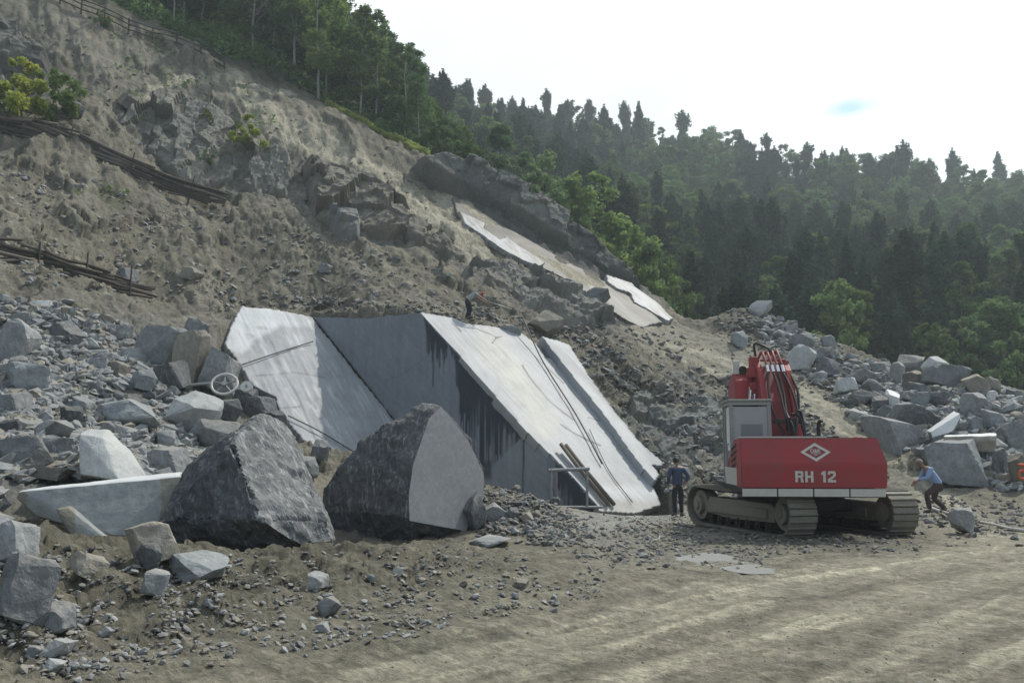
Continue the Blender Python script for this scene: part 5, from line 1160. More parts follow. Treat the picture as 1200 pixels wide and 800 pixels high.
# four hard pipes over the top
for k in range(4):
    x_ = bx - .22 + k * .125
    mb = UP(); mb.tube(curve_pts([(x_, 1.0, 4.32), (x_, .6, 4.42 + .01 * k), (x_, .35, 4.30), (x_ + .03, .12, 4.02)], 6), .034, 8); pp = mb.obj('hydraulic_pipe', M['red_dark'], boom)
    mb = UP(); mb.cyl((x_ + .03, .115, 4.02), (x_ + .04, .0, 3.84), .045, n=10); mb.obj('ferrule', M['chrome'], pp)
mb = UP(); mb.cyl((bx - .30, .36, 4.18), (bx + .32, .36, 4.18), .028, n=8); mb.obj('clamp_bar', M['red'], boom)
for k, P in enumerate(([(-.19, 0, 3.84), (-.26, -.35, 3.3), (-.22, -.7, 2.75), (-.08, -1.0, 2.3), (-.05, -1.05, 1.95)],
                       [(-.06, 0, 3.84), (.0, -.35, 3.35), (.02, -.75, 2.8), (.05, -1.05, 2.35), (.0, -1.05, 1.95)],
                       [(.06, 0, 3.84), (.10, -.35, 3.3), (.06, -.75, 2.8), (.12, -1.1, 2.45), (.15, -1.15, 2.05)],
                       [(.18, 0, 3.84), (.30, -.35, 3.35), (.33, -.7, 2.85), (.20, -1.05, 2.35), (.10, -1.1, 1.98)],
                       [(.36, .2, 3.9), (.46, -.2, 3.4), (.44, -.4, 3.0), (.40, -.6, 2.7)],
                       [(.16, -1.0, 2.7), (.30, -1.05, 2.82), (.38, -1.0, 2.6), (.42, -1.1, 2.1)],
                       [(.12, -1.0, 2.75), (.28, -1.05, 2.7), (.36, -1.05, 2.4), (.42, -1.1, 2.02)],
                       [(-.25, 1.3, 4.4), (-.35, .8, 4.66), (-.12, .55, 4.55), (.0, .5, 4.42)])):
    mb = UP(); mb.tube(curve_pts([(bx + p[0], p[1], p[2]) for p in P], 8), .032, 8); mb.obj('hydraulic_hose', M['rubber'], boom)
mb = UP(); mb.box((bx + .05, -.85, 2.58), (.66, .10, .10), None, .01); mb.box((bx + .12, -.92, 2.52), (.22, .14, .3), None, .02); mb.obj('valve_block', M['dark_steel'], boom)
# lettering and badge
def text_mesh(body, size, depth=.004, offset=0.0, sx=1.0):
    cu = bpy.data.curves.new('t', 'FONT'); cu.body = body; cu.size = size; cu.extrude = depth; cu.offset = offset; cu.align_x = 'CENTER'; cu.align_y = 'CENTER'; cu.resolution_u = 3
    o = bpy.data.objects.new('t', cu); col.objects.link(o); bpy.context.view_layer.update()
    me = bpy.data.meshes.new_from_object(o.evaluated_get(bpy.context.evaluated_depsgraph_get())); bpy.data.objects.remove(o); v = [(p.co.x * sx, p.co.y, p.co.z) for p in me.vertices]; f = [tuple(p.vertices) for p in me.polygons]; bpy.data.meshes.remove(me); return v, f
def on_rear(v, f, x0, z0_, lean, name, mat, parent):
    """lay a flat shape on the rear of the counterweight; lean = tilt of that part"""
    mb = UP(); L_ = []
    for x_, y_, d in v:
        zz = z0_ + y_ * math.cos(lean); yy = (RB - .012) + (max(0, zz - zc_) * .17 / (z1 - zc_)) - .004 - d if lean else RB - .014 - d
        L_.append((x0 + x_, yy, zz))
    mb.add(L_, f); return mb.obj(name, mat, parent)
def blocky(ch):
    """stencil-like block characters on a 5 x 7 grid with cut corners: list of convex polygons"""
    T = 1.55
    def bx_(a, b, c, d, cut=.0): return [(a + cut, b), (c - cut, b), (c, b + cut), (c, d - cut), (c - cut, d), (a + cut, d), (a, d - cut), (a, b + cut)] if cut else [(a, b), (c, b), (c, d), (a, d)]
    if ch == 'R': return [bx_(0, 0, T, 7), [(T, 5.6), (4.2, 5.6), (5, 6.3), (4.3, 7), (T, 7)], [(3.5, 4.6), (5, 4.2), (5, 6.3), (4.2, 5.6), (3.5, 5.6)], [(T, 2.9), (4.2, 2.9), (5, 3.8), (5, 4.2), (3.5, 4.4), (T, 4.3)], [(3.4, 0), (5.1, 0), (4.6, 2.9), (3.2, 2.9)]]
    if ch == 'H': return [bx_(0, 0, T, 7), bx_(3.5, 0, 5.05, 7), bx_(T, 2.8, 3.5, 4.2)]
    if ch == '1': return [bx_(1.5, 0, 3.1, 7), [(0.3, 4.6), (1.5, 4.9), (1.5, 7), (.9, 6.1), (.3, 5.9)]]
    if ch == '2': return [bx_(0, 0, 5, 1.45), [(0, 1.45), (1.9, 1.45), (4.9, 3.9), (3.5, 4.3), (0, 2.0)], [(3.4, 4.25), (4.9, 3.9), (5, 5.9), (4.2, 6.9), (3.4, 5.6)], [(.8, 5.6), (3.4, 5.6), (4.2, 6.9), (3.9, 7), (.9, 7), (0.1, 6.2)], [(0.1, 4.7), (1.5, 4.9), (1.4, 5.6), (.8, 5.6), (.1, 6.2)]]
def extr(polys, sc_, ox):
    V_, F_ = [], []
    for p in polys:
        b = len(V_); n = len(p); V_ += [((q_[0] * sc_) + ox, (q_[1] - 3.5) * sc_, .004) for q_ in p] + [((q_[0] * sc_) + ox, (q_[1] - 3.5) * sc_, -.002) for q_ in p]
        F_ += [tuple(b + i for i in range(n))] + [(b + i, b + (i + 1) % n, b + n + (i + 1) % n, b + n + i) for i in range(n)]
    return V_, F_
k_ = .0335; w5 = 5 * k_
x_ = .02 - .05
for ch, ox in (('R', -.38), ('H', -.175), ('1', .145), ('2', .29)):
    v_, f_ = extr(blocky(ch), k_, 0)
    on_rear([((a), b, c) for a, b, c in v_], f_, ox, 1.33, 0, 'letter', M['white_paint'], cwo)
dia = []
ro, ri = (.315, .205), (.225, .137)
for k in range(4):
    a0 = [(0, 1), (1, 0), (0, -1), (-1, 0)][k]; a1 = [(0, 1), (1, 0), (0, -1), (-1, 0)][(k + 1) % 4]
    dia.append([(a0[0] * ro[0], a0[1] * ro[1]), (a1[0] * ro[0], a1[1] * ro[1]), (a1[0] * ri[0], a1[1] * ri[1]), (a0[0] * ri[0], a0[1] * ri[1])])
v_, f_ = [], []
for p in dia: b = len(v_); v_ += [(q_[0], q_[1], .004) for q_ in p]; f_.append((b, b + 1, b + 2, b + 3))
on_rear(v_, f_, .075, 1.845, R(17), 'badge', M['white_paint'], cwo)
v_, f_ = text_mesh('O&K', .105, .002, .0025); on_rear(v_, f_, .075, 1.87, R(17), 'badge_lettering', M['white_paint'], cwo)
on_rear([(-.10, -.062, .004), (.10, -.062, .004), (.10, -.050, .004), (-.10, -.050, .004), (-.04, -.075, .004), (.04, -.075, .004), (0, -.105, .004)], [(0, 1, 2, 3), (4, 6, 5)], .075, 1.87, R(17), 'badge_mark', M['white_paint'], cwo)

# ------------------------------------------------------------------ gear on the quarry floor
M['wood'] = plain('weathered_wood', (.13, .115, .095), .8, 0, .6, 5, (.22, .20, .17), .5)
M['dark_wood'] = plain('old_dark_wood', (.055, .047, .038), .85, 0, .6, 4, (.12, .105, .085), .6)
M['cable'] = plain('dark_steel_cable', (.06, .06, .062), .6, .3, .3, 5, (.1, .1, .1))
M['galv'] = plain('galvanised_tube', (.30, .31, .315), .45, .6, .4, 6, (.22, .21, .2))
M['white_hose'] = plain('white_hose', (.55, .55, .52), .5, 0, .4, 4, (.33, .31, .27))
M['orange'] = plain('orange_paint_mark', (.55, .11, .04), .7, 0, .3, 6, (.3, .15, .08))
pb = lambda px, py, o_=.12: hitplane(px, py, PN, CW) + PN * o_
# plumb lines and hoses lying on the bedding plane
def cable(name, P, r, mat, label, cat): mb = MB(); mb.tube(curve_pts(P, 8), r, 6); return tag(mb.obj(name, M[mat]), label, cat)
cable('cable', [pb(608, 384, .5), pb(635, 426), pb(674, 489), pb(704, 546)], .03, 'cable', 'long dark cable lying down the middle of the sloping face', 'cable')
cable('rope', [pb(690, 505, .08), pb(712, 552, .08), pb(740, 590, .08)], .018, 'cable', 'thin line lying on the lower right of the sloping face', 'rope')
pq = lambda px, py, o_=.10: hitplane(px, py, PN, CL) + PN * o_
cable('cable', [pq(281, 430), pq(325, 415), pq(366, 402)], .028, 'cable', 'thin dark cable crossing the upper part of the pale polished slab', 'cable')
cable('cable', [pq(337, 489), pq(375, 508), pq(416, 533)], .028, 'cable', 'thin dark cable crossing the lower part of the pale polished slab', 'cable')
for P, lb in (([(654, 526), (672, 548), (711, 594)], 'left one of the two poles leaning on the foot of the sloping face'), ([(660, 527), (678, 549), (718, 594)], 'right one of the two poles leaning on the foot of the sloping face')):
    mb = MB(); Q = [pb(P[0][0], P[0][1], .25), pb(P[1][0], P[1][1], .2), pb(P[2][0], P[2][1], .12)]; mb.tube(Q, [.075, .08, .085], 8); tag(mb.obj('wooden_pole', M['wood']), lb, 'pole')
# tube stand at the foot
fY = 31.0
fr = thing('tube_frame', 'grey metal tube trestle standing at the foot of the sloping face', 'metal frame', tuple(at(666, 594, fY)))
def frame_part(name, A, B, r=.045):
    mb = MB(); o0 = np.array(fr.location); mb.cyl(tuple(at(*A) - o0), tuple(at(*B) - o0), r, n=10); mb.obj(name, M['galv'], fr)
frame_part('post', (646, 593, fY), (646, 549, fY)); frame_part('post', (688, 594, fY), (688, 549, fY)); frame_part('top_rail', (643, 551, fY), (691, 549, fY), .06); frame_part('base_rail', (655, 594, fY), (706, 594, fY), .05)
frame_part('post', (652, 592, fY + .8), (652, 552, fY + .6)); frame_part('brace', (646, 560, fY), (652, 590, fY + .8), .03)
# wire-saw wheel in the dark gap
wY = 30.0
wh = thing('pulley_wheel', 'wire-saw pulley wheel leaning in the dark gap left of the pale polished slab', 'pulley wheel', tuple(at(263, 450, wY)), rot=(R(55), R(-18), R(20))); wh.scale = (.85,) * 3
mb = MB(); n = 36; mb.tube([(.50 * math.cos(2 * math.pi * k / n), .50 * math.sin(2 * math.pi * k / n), 0) for k in range(n + 1)], .055, 8); mb.obj('rim', M['white_hose'], wh)
mb = MB(); mb.cyl((0, 0, -.09), (0, 0, .09), .11, n=18); mb.obj('hub', M['galv'], wh)
for k in range(5): a = 2 * math.pi * k / 5; mb = MB(); mb.cyl((.09 * math.cos(a), .09 * math.sin(a), 0), (.47 * math.cos(a), .47 * math.sin(a), 0), .028, n=8); mb.obj('spoke', M['galv'], wh)
sm = thing('pulley_wheel', 'small pale disc-shaped pulley beside the bigger pulley wheel in the gap', 'pulley wheel', tuple(at(289, 453, wY)), rot=(R(65), R(-15), R(15)))
mb = MB(); mb.cyl((0, 0, -.05), (0, 0, .05), .20, n=24); mb.obj('disc', M['white_hose'], sm); mb = MB(); mb.cyl((0, 0, -.09), (0, 0, .09), .05, n=12); mb.obj('hub', M['galv'], sm)
mb = MB(); mb.cyl(tuple(at(200, 453, 29.6)), tuple(at(246, 449, 29.8)), .05, n=8); tag(mb.obj('steel_bar', M['galv']), 'thin metal bar spanning the gap left of the pulley wheel', 'steel bar')
# white hose on the ground at the right
def gpt(px, py, up=.04):
    g = ground_at(px, py); return tuple(g + np.array([0, 0, up]))
cable('hose', [gpt(1088, 597, .10), gpt(1100, 601, .08), gpt(1114, 605, .08), gpt(1124, 609, .08)], .045, 'white_hose', 'pale hose leading from the crouching man to the dusty rounded boulder', 'hose')
cable('hose', [gpt(1150, 615, .08), gpt(1165, 618, .08), gpt(1185, 623, .08), gpt(1215, 627, .08)], .035, 'white_hose', 'pale hose running from the dusty rounded boulder to the right edge', 'hose')
# orange mark
g = at(1197, 553, 29.3); mb = MB(); mb.tube(curve_pts([tuple(g + np.array(d) * .001) for d in ((-110, -30, 240), (60, -30, 220), (80, -30, 60), (-70, -30, 20), (-90, -30, -180), (80, -30, -230))], 5), .05, 6)
om = mb.obj('orange_mark', M['orange']); tag(om, 'orange painted figure on the brown boulder at the right edge', 'paint mark')
puddle([(702, 640), (722, 632), (752, 629), (768, 631), (752, 637), (728, 644), (708, 647)], -.012)
puddle([(796, 656), (828, 651), (860, 655), (880, 661), (900, 667), (868, 668), (838, 663), (812, 662)], -.014)

# timber barriers on the slope
def barrier(A, B, nlog, hgt, label, seed, sag=0, nst=4):
    r = random.Random(seed); a = ground_at(*A); b = ground_at(*B); a = Vector(a) + Vector((0, -.3, 0)); b = Vector(b) + Vector((0, -.3, 0))
    root = thing('timber_barrier', label, 'timber barrier', tuple(a)); d = b - a; Lg = d.length; dn = d.normalized(); side = dn.cross(Vector((0, 0, 1))).normalized(); upv = side.cross(dn).normalized()
    if upv.z < 0: upv = -upv
    def gp(f): # follow the slope
        p = a + d * f; z = Hs(p.x, p.y); return Vector((p.x, p.y, p.z * .55 + z * .45))
    for k in range(nlog):
        row = k % 5; f = (k // 5) / (nlog / 5) * .92 + r.uniform(-.05, .03); f1 = min(f + r.uniform(.20, .34), 1.03); A_ = gp(f); B_ = gp(f1); P = []
        ra, rb = r.uniform(-.12, .12), r.uniform(-.12, .12); bo_ = r.uniform(-.10, .06); fo = r.uniform(-.10, .10)
        for j in range(6):
            q_ = j / 5; P.append(A_.lerp(B_, q_) - a + upv * (hgt * (row + .5) / 5 * (1 - .45 * (f + f1) / 2) + ra * (1 - q_) + rb * q_ + bo_ * math.sin(math.pi * q_)) + Vector((0, -.22 + fo, 0)))
        mb = MB(); rr0 = r.uniform(.065, .115); mb.tube([tuple(p) for p in P], [rr0 * (1.1 - .3 * j / 5) for j in range(6)], 7); mb.obj('log', M['dark_wood' if r.random() < .65 else 'wood'], root)
    for k in range(nst):
        p = gp((k + .5) / nst) - a; mb = MB(); mb.cyl(tuple(p + Vector((0, -.30, -.4))), tuple(p + upv * (hgt * r.uniform(.9, 1.25)) + Vector((.02, -.36, 0))), .045, .035, n=7); mb.obj('stake', M['dark_wood'], root)
barrier((-30, 150), (258, 242), 45, 1.35, 'long barrier of stacked dark logs across the slope below the green bush', 5)
barrier((-40, 312), (182, 354), 35, 1.25, 'lower barrier of stacked dark logs above the left rubble', 9)
# rail fence on the upper rim
fn = thing('rail_fence', 'old wooden rail fence along the forest edge at the top left', 'fence', tuple(ground_at(75, 8)))
FP = [(70, 4), (95, 15), (122, 30), (150, 44), (178, 58), (206, 70), (234, 82), (262, 95)]
o0 = np.array(fn.location); GP = []
for a, b in FP:
    d = ray(a, b + 3); k = np.interp(a, RIDGE_PX, RIDGE_Y) - 1.2; X_ = d[0] / d[1] * k; GP.append(np.array([X_, k, Hs(X_, k)]) - o0)
for p in GP: mb = MB(); mb.cyl(tuple(p + [0, 0, -.3]), tuple(p + [0, 0, 1.25]), .07, .06, n=7); mb.obj('post', M['dark_wood'], fn)
for a, b in zip(GP[:-1], GP[1:]):
    for h_ in (.35, .75, 1.1): mb = MB(); mb.tube([tuple(a + [0, -.08, h_]), tuple((a + b) / 2 + [0, -.08, h_ + .03]), tuple(b + [0, -.08, h_])], .05, 6); mb.obj('rail', M['dark_wood'], fn)
# ------------------------------------------------------------------ people
M['skin'] = plain('sunburnt_skin', (.27, .165, .12), .55, 0, .1, 8, (.3, .15, .1), .0)
M['shirt_navy'] = plain('dark_blue_shirt', (.045, .065, .12), .85, 0, .3, 5, (.07, .09, .14), .3)
M['shirt_sky'] = plain('light_blue_shirt', (.26, .36, .58), .85, 0, .25, 5, (.2, .28, .45), .3)
M['shirt_grey'] = plain('grey_tshirt', (.30, .31, .32), .85, 0, .3, 5, (.24, .24, .24), .3)
M['trousers_dark'] = plain('dark_trousers', (.022, .024, .034), .9, 0, .4, 5, (.05, .05, .05), .3)
M['trousers_brown'] = plain('brown_trousers', (.06, .04, .036), .9, 0, .4, 5, (.09, .075, .06), .3)
M['shoe'] = plain('dusty_work_boots', (.03, .028, .025), .8, 0, .5, 8, (.12, .11, .09), .3)
M['hair_dark'] = plain('dark_hair', (.012, .010, .009), .7, 0, .1, 9, (.02, .018, .015), .3)
M['hair_grey'] = plain('short_grey_hair', (.22, .20, .18), .8, 0, .1, 9, (.15, .14, .13), .3)
M['cap_red'] = plain('red_cap', (.50, .035, .035), .8, 0, .2, 6, (.3, .04, .04), .2)
M['eye'] = plain('dark_eye', (.01, .008, .007), .2, 0, 0, 5, (.01, .01, .01), 0)
M['belt'] = M['hair_dark']
def skin_mesh(name, verts, edges, radii, root, mat, parent, sub=2):
    me = bpy.data.meshes.new(name); me.from_pydata([tuple(v) for v in verts], edges, []); me.update()
    o = bpy.data.objects.new(name, me); col.objects.link(o); md = o.modifiers.new('s', 'SKIN'); md.use_smooth_shade = True; md.branch_smoothing = .3
    sv = me.skin_vertices[0].data
    for i, r in enumerate(radii): sv[i].radius = (r, r) if not isinstance(r, tuple) else r; sv[i].use_root = (i == root)
    s2 = o.modifiers.new('u', 'SUBSURF'); s2.levels = sub; s2.render_levels = sub
    bpy.context.view_layer.update(); m2 = bpy.data.meshes.new_from_object(o.evaluated_get(bpy.context.evaluated_depsgraph_get()))
    bpy.data.objects.remove(o); bpy.data.meshes.remove(me); m2.name = name; m2.materials.clear(); return link(name, m2, mat, parent)
def person(label, loc, rz, J, shirt, trousers, hair, cap=False, sleeves=True, scale=1.0, group=None):
    root = thing('person', label, 'person', loc, rz); root.scale = (scale,) * 3
    V, E, Rr, idx = [], [], [], {}
    def add(nm, p, r, par=None):
        idx[nm] = len(V); V.append(Vector(p)); Rr.append(r)
        if par: E.append((idx[par], idx[nm]))
    J = {k: Vector(v) for k, v in J.items()}
    add('pelvis', J['pelvis'], (.145, .11)); add('waist', J['pelvis'].lerp(J['chest'], .45), (.135, .10), 'pelvis'); add('chest', J['chest'], (.165, .115), 'waist')
    add('neckb', J['chest'].lerp(J['neck'], .75), .085, 'chest'); add('neck', J['neck'], .055, 'neckb')
    hd = (J['head'] - J['neck']).normalized(); f = J['face'].normalized(); f = (f - hd * f.dot(hd)).normalized(); sd_ = hd.cross(f)
    add('jaw', J['neck'] + hd * .075 + f * .02, .068, 'neck'); add('mid', J['neck'] + hd * .14 + f * .012, .085, 'jaw'); add('crown', J['neck'] + hd * .20, .078, 'mid'); add('top', J['neck'] + hd * .245, .045, 'crown')
    for s in 'lr':
        q = 1 if s == 'r' else -1
        add('sh' + s, J['sh' + s], .062, 'neckb'); add('el' + s, J['el' + s], .043, 'sh' + s); add('wr' + s, J['wr' + s], .028, 'el' + s)
        d = (J['ha' + s] - J['wr' + s]).normalized(); add('ha' + s, J['wr' + s] + d * .07, (.040, .018), 'wr' + s)
        o_ = d.orthogonal().normalized(); o2 = d.cross(o_)
        for k, (sp, ln_) in enumerate(((-.030, .070), (-.010, .082), (.010, .078), (.029, .062))):
            b0 = J['wr' + s] + d * .09 + o_ * sp; add('f%d%s' % (k, s), b0, .010, 'ha' + s); add('g%d%s' % (k, s), b0 + d * ln_ * .55 + o2 * .012, .009, 'f%d%s' % (k, s)); add('h%d%s' % (k, s), b0 + d * ln_ * .9 + o2 * .035, .008, 'g%d%s' % (k, s))
        t0 = J['wr' + s] + d * .035 - o_ * .035; add('t0' + s, t0, .012, 'wr' + s); add('t1' + s, t0 + d * .035 - o_ * .02 + o2 * .01, .010, 't0' + s); add('t2' + s, t0 + d * .065 - o_ * .02 + o2 * .02, .009, 't1' + s)
        add('hip' + s, J['hip' + s], .098, 'pelvis'); add('kn' + s, J['kn' + s], .060, 'hip' + s); add('an' + s, J['an' + s], .040, 'kn' + s); add('to' + s, J['to' + s], (.045, .03), 'an' + s)
    body = skin_mesh('body', V, E, Rr, 0, M['skin'], root, 1)
    hc = J['neck'] + hd * .15
    mb = MB(); bm = bmesh.new(); bmesh.ops.create_cone(bm, segments=8, radius1=.016, radius2=.006, depth=.035, cap_ends=True); bm.free()
    mb.tube([tuple(hc + f * .085 + hd * .025), tuple(hc + f * .112 - hd * .012), tuple(hc + f * .088 - hd * .02)], [.010, .017, .010], 6); mb.obj('nose', M['skin'], root)
    for q in (-1, 1):
        mb = MB(); mb.cyl(tuple(hc + f * .080 + sd_ * q * .032 + hd * .012), tuple(hc + f * .092 + sd_ * q * .032 + hd * .012), .010, .006, n=8); mb.obj('eye', M['eye'], root)
        mb = MB(); mb.tube([tuple(hc + sd_ * q * .083 + hd * .03), tuple(hc + sd_ * q * .097 + hd * .005), tuple(hc + sd_ * q * .083 - hd * .03)], [.010, .016, .009], 6); mb.obj('ear', M['skin'], root)
    mb = MB(); mb.tube([tuple(hc + f * .084 - hd * .052 - sd_ * .022), tuple(hc + f * .092 - hd * .052), tuple(hc + f * .084 - hd * .052 + sd_ * .022)], .006, 5); mb.obj('mouth', M['eye'], root)
    # hair or cap: a shell over the top and back of the head
    bm = bmesh.new(); bmesh.ops.create_uvsphere(bm, u_segments=20, v_segments=14, radius=1)
    rot = Matrix((sd_, f, hd)).transposed(); lim = -.05 if not cap else .25
    bmesh.ops.delete(bm, geom=[v for v in bm.verts if (v.co.z < -.55 or (v.co.y > .15 and v.co.z < .42)) ] if not cap else [v for v in bm.verts if v.co.z < .12], context='VERTS')
    ex_ = bmesh.ops.solidify(bm, geom=bm.faces[:], thickness=.08)
    for v in bm.verts: v.co = rot @ Vector((v.co.x * .099, v.co.y * .108 , v.co.z * .116)) + hc + hd * .022
    me = bpy.data.meshes.new('hair'); bm.to_mesh(me); bm.free(); me.polygons.foreach_set('use_smooth', [True] * len(me.polygons))
    ho = link('cap' if cap else 'hair', me, M[hair], root)
    if cap: mb = MB(); mb.box((0, 0, 0), (.15, .11, .012), None, .004); mb.v = [tuple(rot @ Vector(p) + hc + f * .135 + hd * .035) for p in mb.v]; mb.obj('peak', M[hair], ho)
    # shirt
    V2 = [J['pelvis'] - (J['chest'] - J['pelvis']) * .04, J['pelvis'].lerp(J['chest'], .5), J['chest'], J['chest'].lerp(J['neck'], .66), J['chest'].lerp(J['neck'], .80)]; R2 = [(.180, .145), (.175, .135), (.190, .138), .115, .075]; E2 = [(0, 1), (1, 2), (2, 3), (3, 4)]
    for s in 'lr':
        n = len(V2); end = J['wr' + s] if sleeves else J['sh' + s].lerp(J['el' + s], .65)
        V2 += [J['sh' + s], J['sh' + s].lerp(J['el' + s], .5)] + ([J['el' + s], J['el' + s].lerp(J['wr' + s], .8)] if sleeves else []); R2 += [.082, .072] + ([.062, .045] if sleeves else []); E2 += [(3, n), (n, n + 1)] + ([(n + 1, n + 2), (n + 2, n + 3)] if sleeves else [])
    skin_mesh('shirt', V2, E2, R2, 1, M[shirt], root, 2)
    V3 = [J['pelvis'] + (J['chest'] - J['pelvis']) * .22, J['pelvis']]; R3 = [(.160, .125), (.165, .130)]; E3 = [(0, 1)]
    for s in 'lr':
        n = len(V3); V3 += [J['hip' + s], J['hip' + s].lerp(J['kn' + s], .5), J['kn' + s], J['kn' + s].lerp(J['an' + s], .55), J['kn' + s].lerp(J['an' + s], .95)]; R3 += [.118, .100, .080, .072, .068]; E3 += [(1, n), (n, n + 1), (n + 1, n + 2), (n + 2, n + 3), (n + 3, n + 4)]
    skin_mesh('trousers', V3, E3, R3, 1, M[trousers], root, 2)
    for s in 'lr':
        a = J['an' + s]; t_ = J['to' + s]; d = (t_ - a); d.z = 0; d.normalize(); b = Vector((a.x, a.y, min(a.z, t_.z) if abs(a.z - t_.z) < .12 else t_.z))
        skin_mesh('shoe', [a + Vector((0, 0, .02)), a - d * .04 + Vector((0, 0, -.035)), a.lerp(t_, .55), t_ + d * .03], [(0, 1), (1, 2), (2, 3)], [.058, .050, .052, .036], 1, M['shoe'], root, 2)
    return root
def gl(px, py): g = ground_at(px, py); return (float(g[0]), float(g[1]), float(g[2]))
pa = gl(795, 605)
person('man in a dark blue shirt and dark trousers standing with his back turned', pa, R(8), dict(pelvis=(0, 0, .95), chest=(0, .02, 1.33), neck=(0, .03, 1.52), head=(-.03, .06, 1.72), face=(-.5, 1, -.1),
    shl=(-.19, .02, 1.44), ell=(-.29, -.02, 1.18), wrl=(-.25, .10, .95), hal=(-.23, .16, .86), shr=(.19, .02, 1.44), elr=(.34, -.06, 1.20), wrr=(.21, -.08, 1.0), har=(.12, -.05, .97),
    hipl=(-.10, 0, .90), knl=(-.11, .02, .50), anl=(-.10, 0, .09), tol=(-.13, .16, .04), hipr=(.10, 0, .90), knr=(.11, .03, .50), anr=(.10, -.02, .09), tor=(.14, .14, .04)), 'shirt_navy', 'trousers_dark', 'hair_dark', scale=1.05)
pbm = gl(1099, 603)
person('man in a light blue shirt and brown trousers bending over right of the excavator', (pbm[0], pbm[1], pbm[2] + .02), R(90), dict(pelvis=(0, -.06, .80), chest=(0, .16, 1.14), neck=(0, .30, 1.28), head=(0, .45, 1.42), face=(0, 1, -.75),
    shl=(-.18, .20, 1.22), ell=(-.22, .34, .98), wrl=(-.12, .55, .93), hal=(-.10, .63, .88), shr=(.18, .20, 1.22), elr=(.24, .30, .98), wrr=(.14, .50, .86), har=(.12, .58, .80),
    hipl=(-.10, -.04, .77), knl=(-.13, .34, .55), anl=(-.12, .26, .12), tol=(-.12, .42, .05), hipr=(.10, -.04, .77), knr=(.12, .02, .40), anr=(.11, -.28, .14), tor=(.11, -.14, .05)), 'shirt_sky', 'trousers_brown', 'hair_grey', scale=1.08)
pcm = hitplane(548, 379, PN, CW) + np.array([0, .35, .0]); pcm[2] = planez(pcm[0], pcm[1], CW) + .02
pw_c = person('worker in a red cap and grey t-shirt stooping at the top of the sloping face', tuple(pcm), R(-78), dict(pelvis=(0, -.06, .88), chest=(0, .27, 1.14), neck=(0, .44, 1.17), head=(0, .62, 1.20), face=(0, .5, -1),
    shl=(-.18, .36, 1.14), ell=(-.20, .58, .95), wrl=(-.12, .84, .83), hal=(-.10, .92, .80), shr=(.18, .36, 1.14), elr=(.20, .60, .96), wrr=(.12, .86, .84), har=(.10, .94, .81),
    hipl=(-.10, -.05, .84), knl=(-.12, .04, .45), anl=(-.11, -.06, .09), tol=(-.12, .10, .04), hipr=(.10, -.05, .84), knr=(.12, .10, .46), anr=(.11, .02, .09), tor=(.12, .18, .04)), 'shirt_grey', 'trousers_dark', 'cap_red', cap=True, sleeves=False)
mb = MB(); c_ = Vector(tuple(pcm)); rm = Matrix.Rotation(R(-78), 3, 'Z'); mb.tube([tuple(c_ + rm @ Vector((0, .74, .90))), tuple(c_ + rm @ Vector((0, 2.05, .52)))], .022, 6); tag(mb.obj('iron_bar', M['galv']), 'long thin bar held by the stooping worker in the red cap', 'bar')

# ------------------------------------------------------------------ trees
def leaf_material(name, c0, c1, tr=.35):
    t = NT(name); n = t.t.nodes; out = n['Material Output']; oi = t.n('ShaderNodeObjectInfo')
    g = t.n('ShaderNodeNewGeometry'); a = t.noise(.55, 3, .6, t.pos()); isl = g.outputs['Random Per Island']
    base = t.mix(t.rng(t.math('ADD', t.math('MULTIPLY', a, .6), t.math('MULTIPLY', isl, .4)), .25, .75), c0, c1)
    hs = t.n('ShaderNodeHueSaturation'); t.l(base, hs.inputs['Color']); t.l(t.rng(oi.outputs['Random'], 0, 1, .60, 1.45), hs.inputs['Value'])
    rr_ = t.math('FRACT', t.math('MULTIPLY', oi.outputs['Random'], 7.31)); t.l(t.rng(rr_, 0, 1, .485, .52), hs.inputs['Hue']); t.l(t.rng(rr_, 0, 1, 1.1, .8), hs.inputs['Saturation'])
    d = t.n('ShaderNodeBsdfDiffuse'); q_ = t.n('ShaderNodeBsdfTranslucent'); m_ = t.n('ShaderNodeMixShader'); m_.inputs[0].default_value = tr
    t.l(hs.outputs[0], d.inputs[0]); t.l(hs.outputs[0], q_.inputs[0]); t.l(d.outputs[0], m_.inputs[1]); t.l(q_.outputs[0], m_.inputs[2]); t.l(m_.outputs[0], out.inputs[0]); n.remove(t.b); return t.m
M['leaf_dark'] = leaf_material('dark_needles', (.022, .052, .030, 1), (.050, .100, .052, 1), .25)
M['leaf_mid'] = leaf_material('broadleaf_foliage', (.070, .135, .042, 1), (.15, .235, .075, 1), .45)
M['leaf_light'] = leaf_material('fresh_spring_leaves', (.105, .165, .050, 1), (.19, .27, .095, 1), .45)
M['leaf_yellow'] = leaf_material('yellow_green_leaves', (.22, .27, .05, 1), (.40, .42, .10, 1), .5)
M['bark'] = plain('grey_brown_bark', (.075, .065, .05), .9, 0, .5, 6, (.13, .12, .10), .5)
M['birch_bark'] = plain('pale_birch_bark', (.34, .33, .30), .8, 0, .6, 5, (.10, .09, .08), .3)
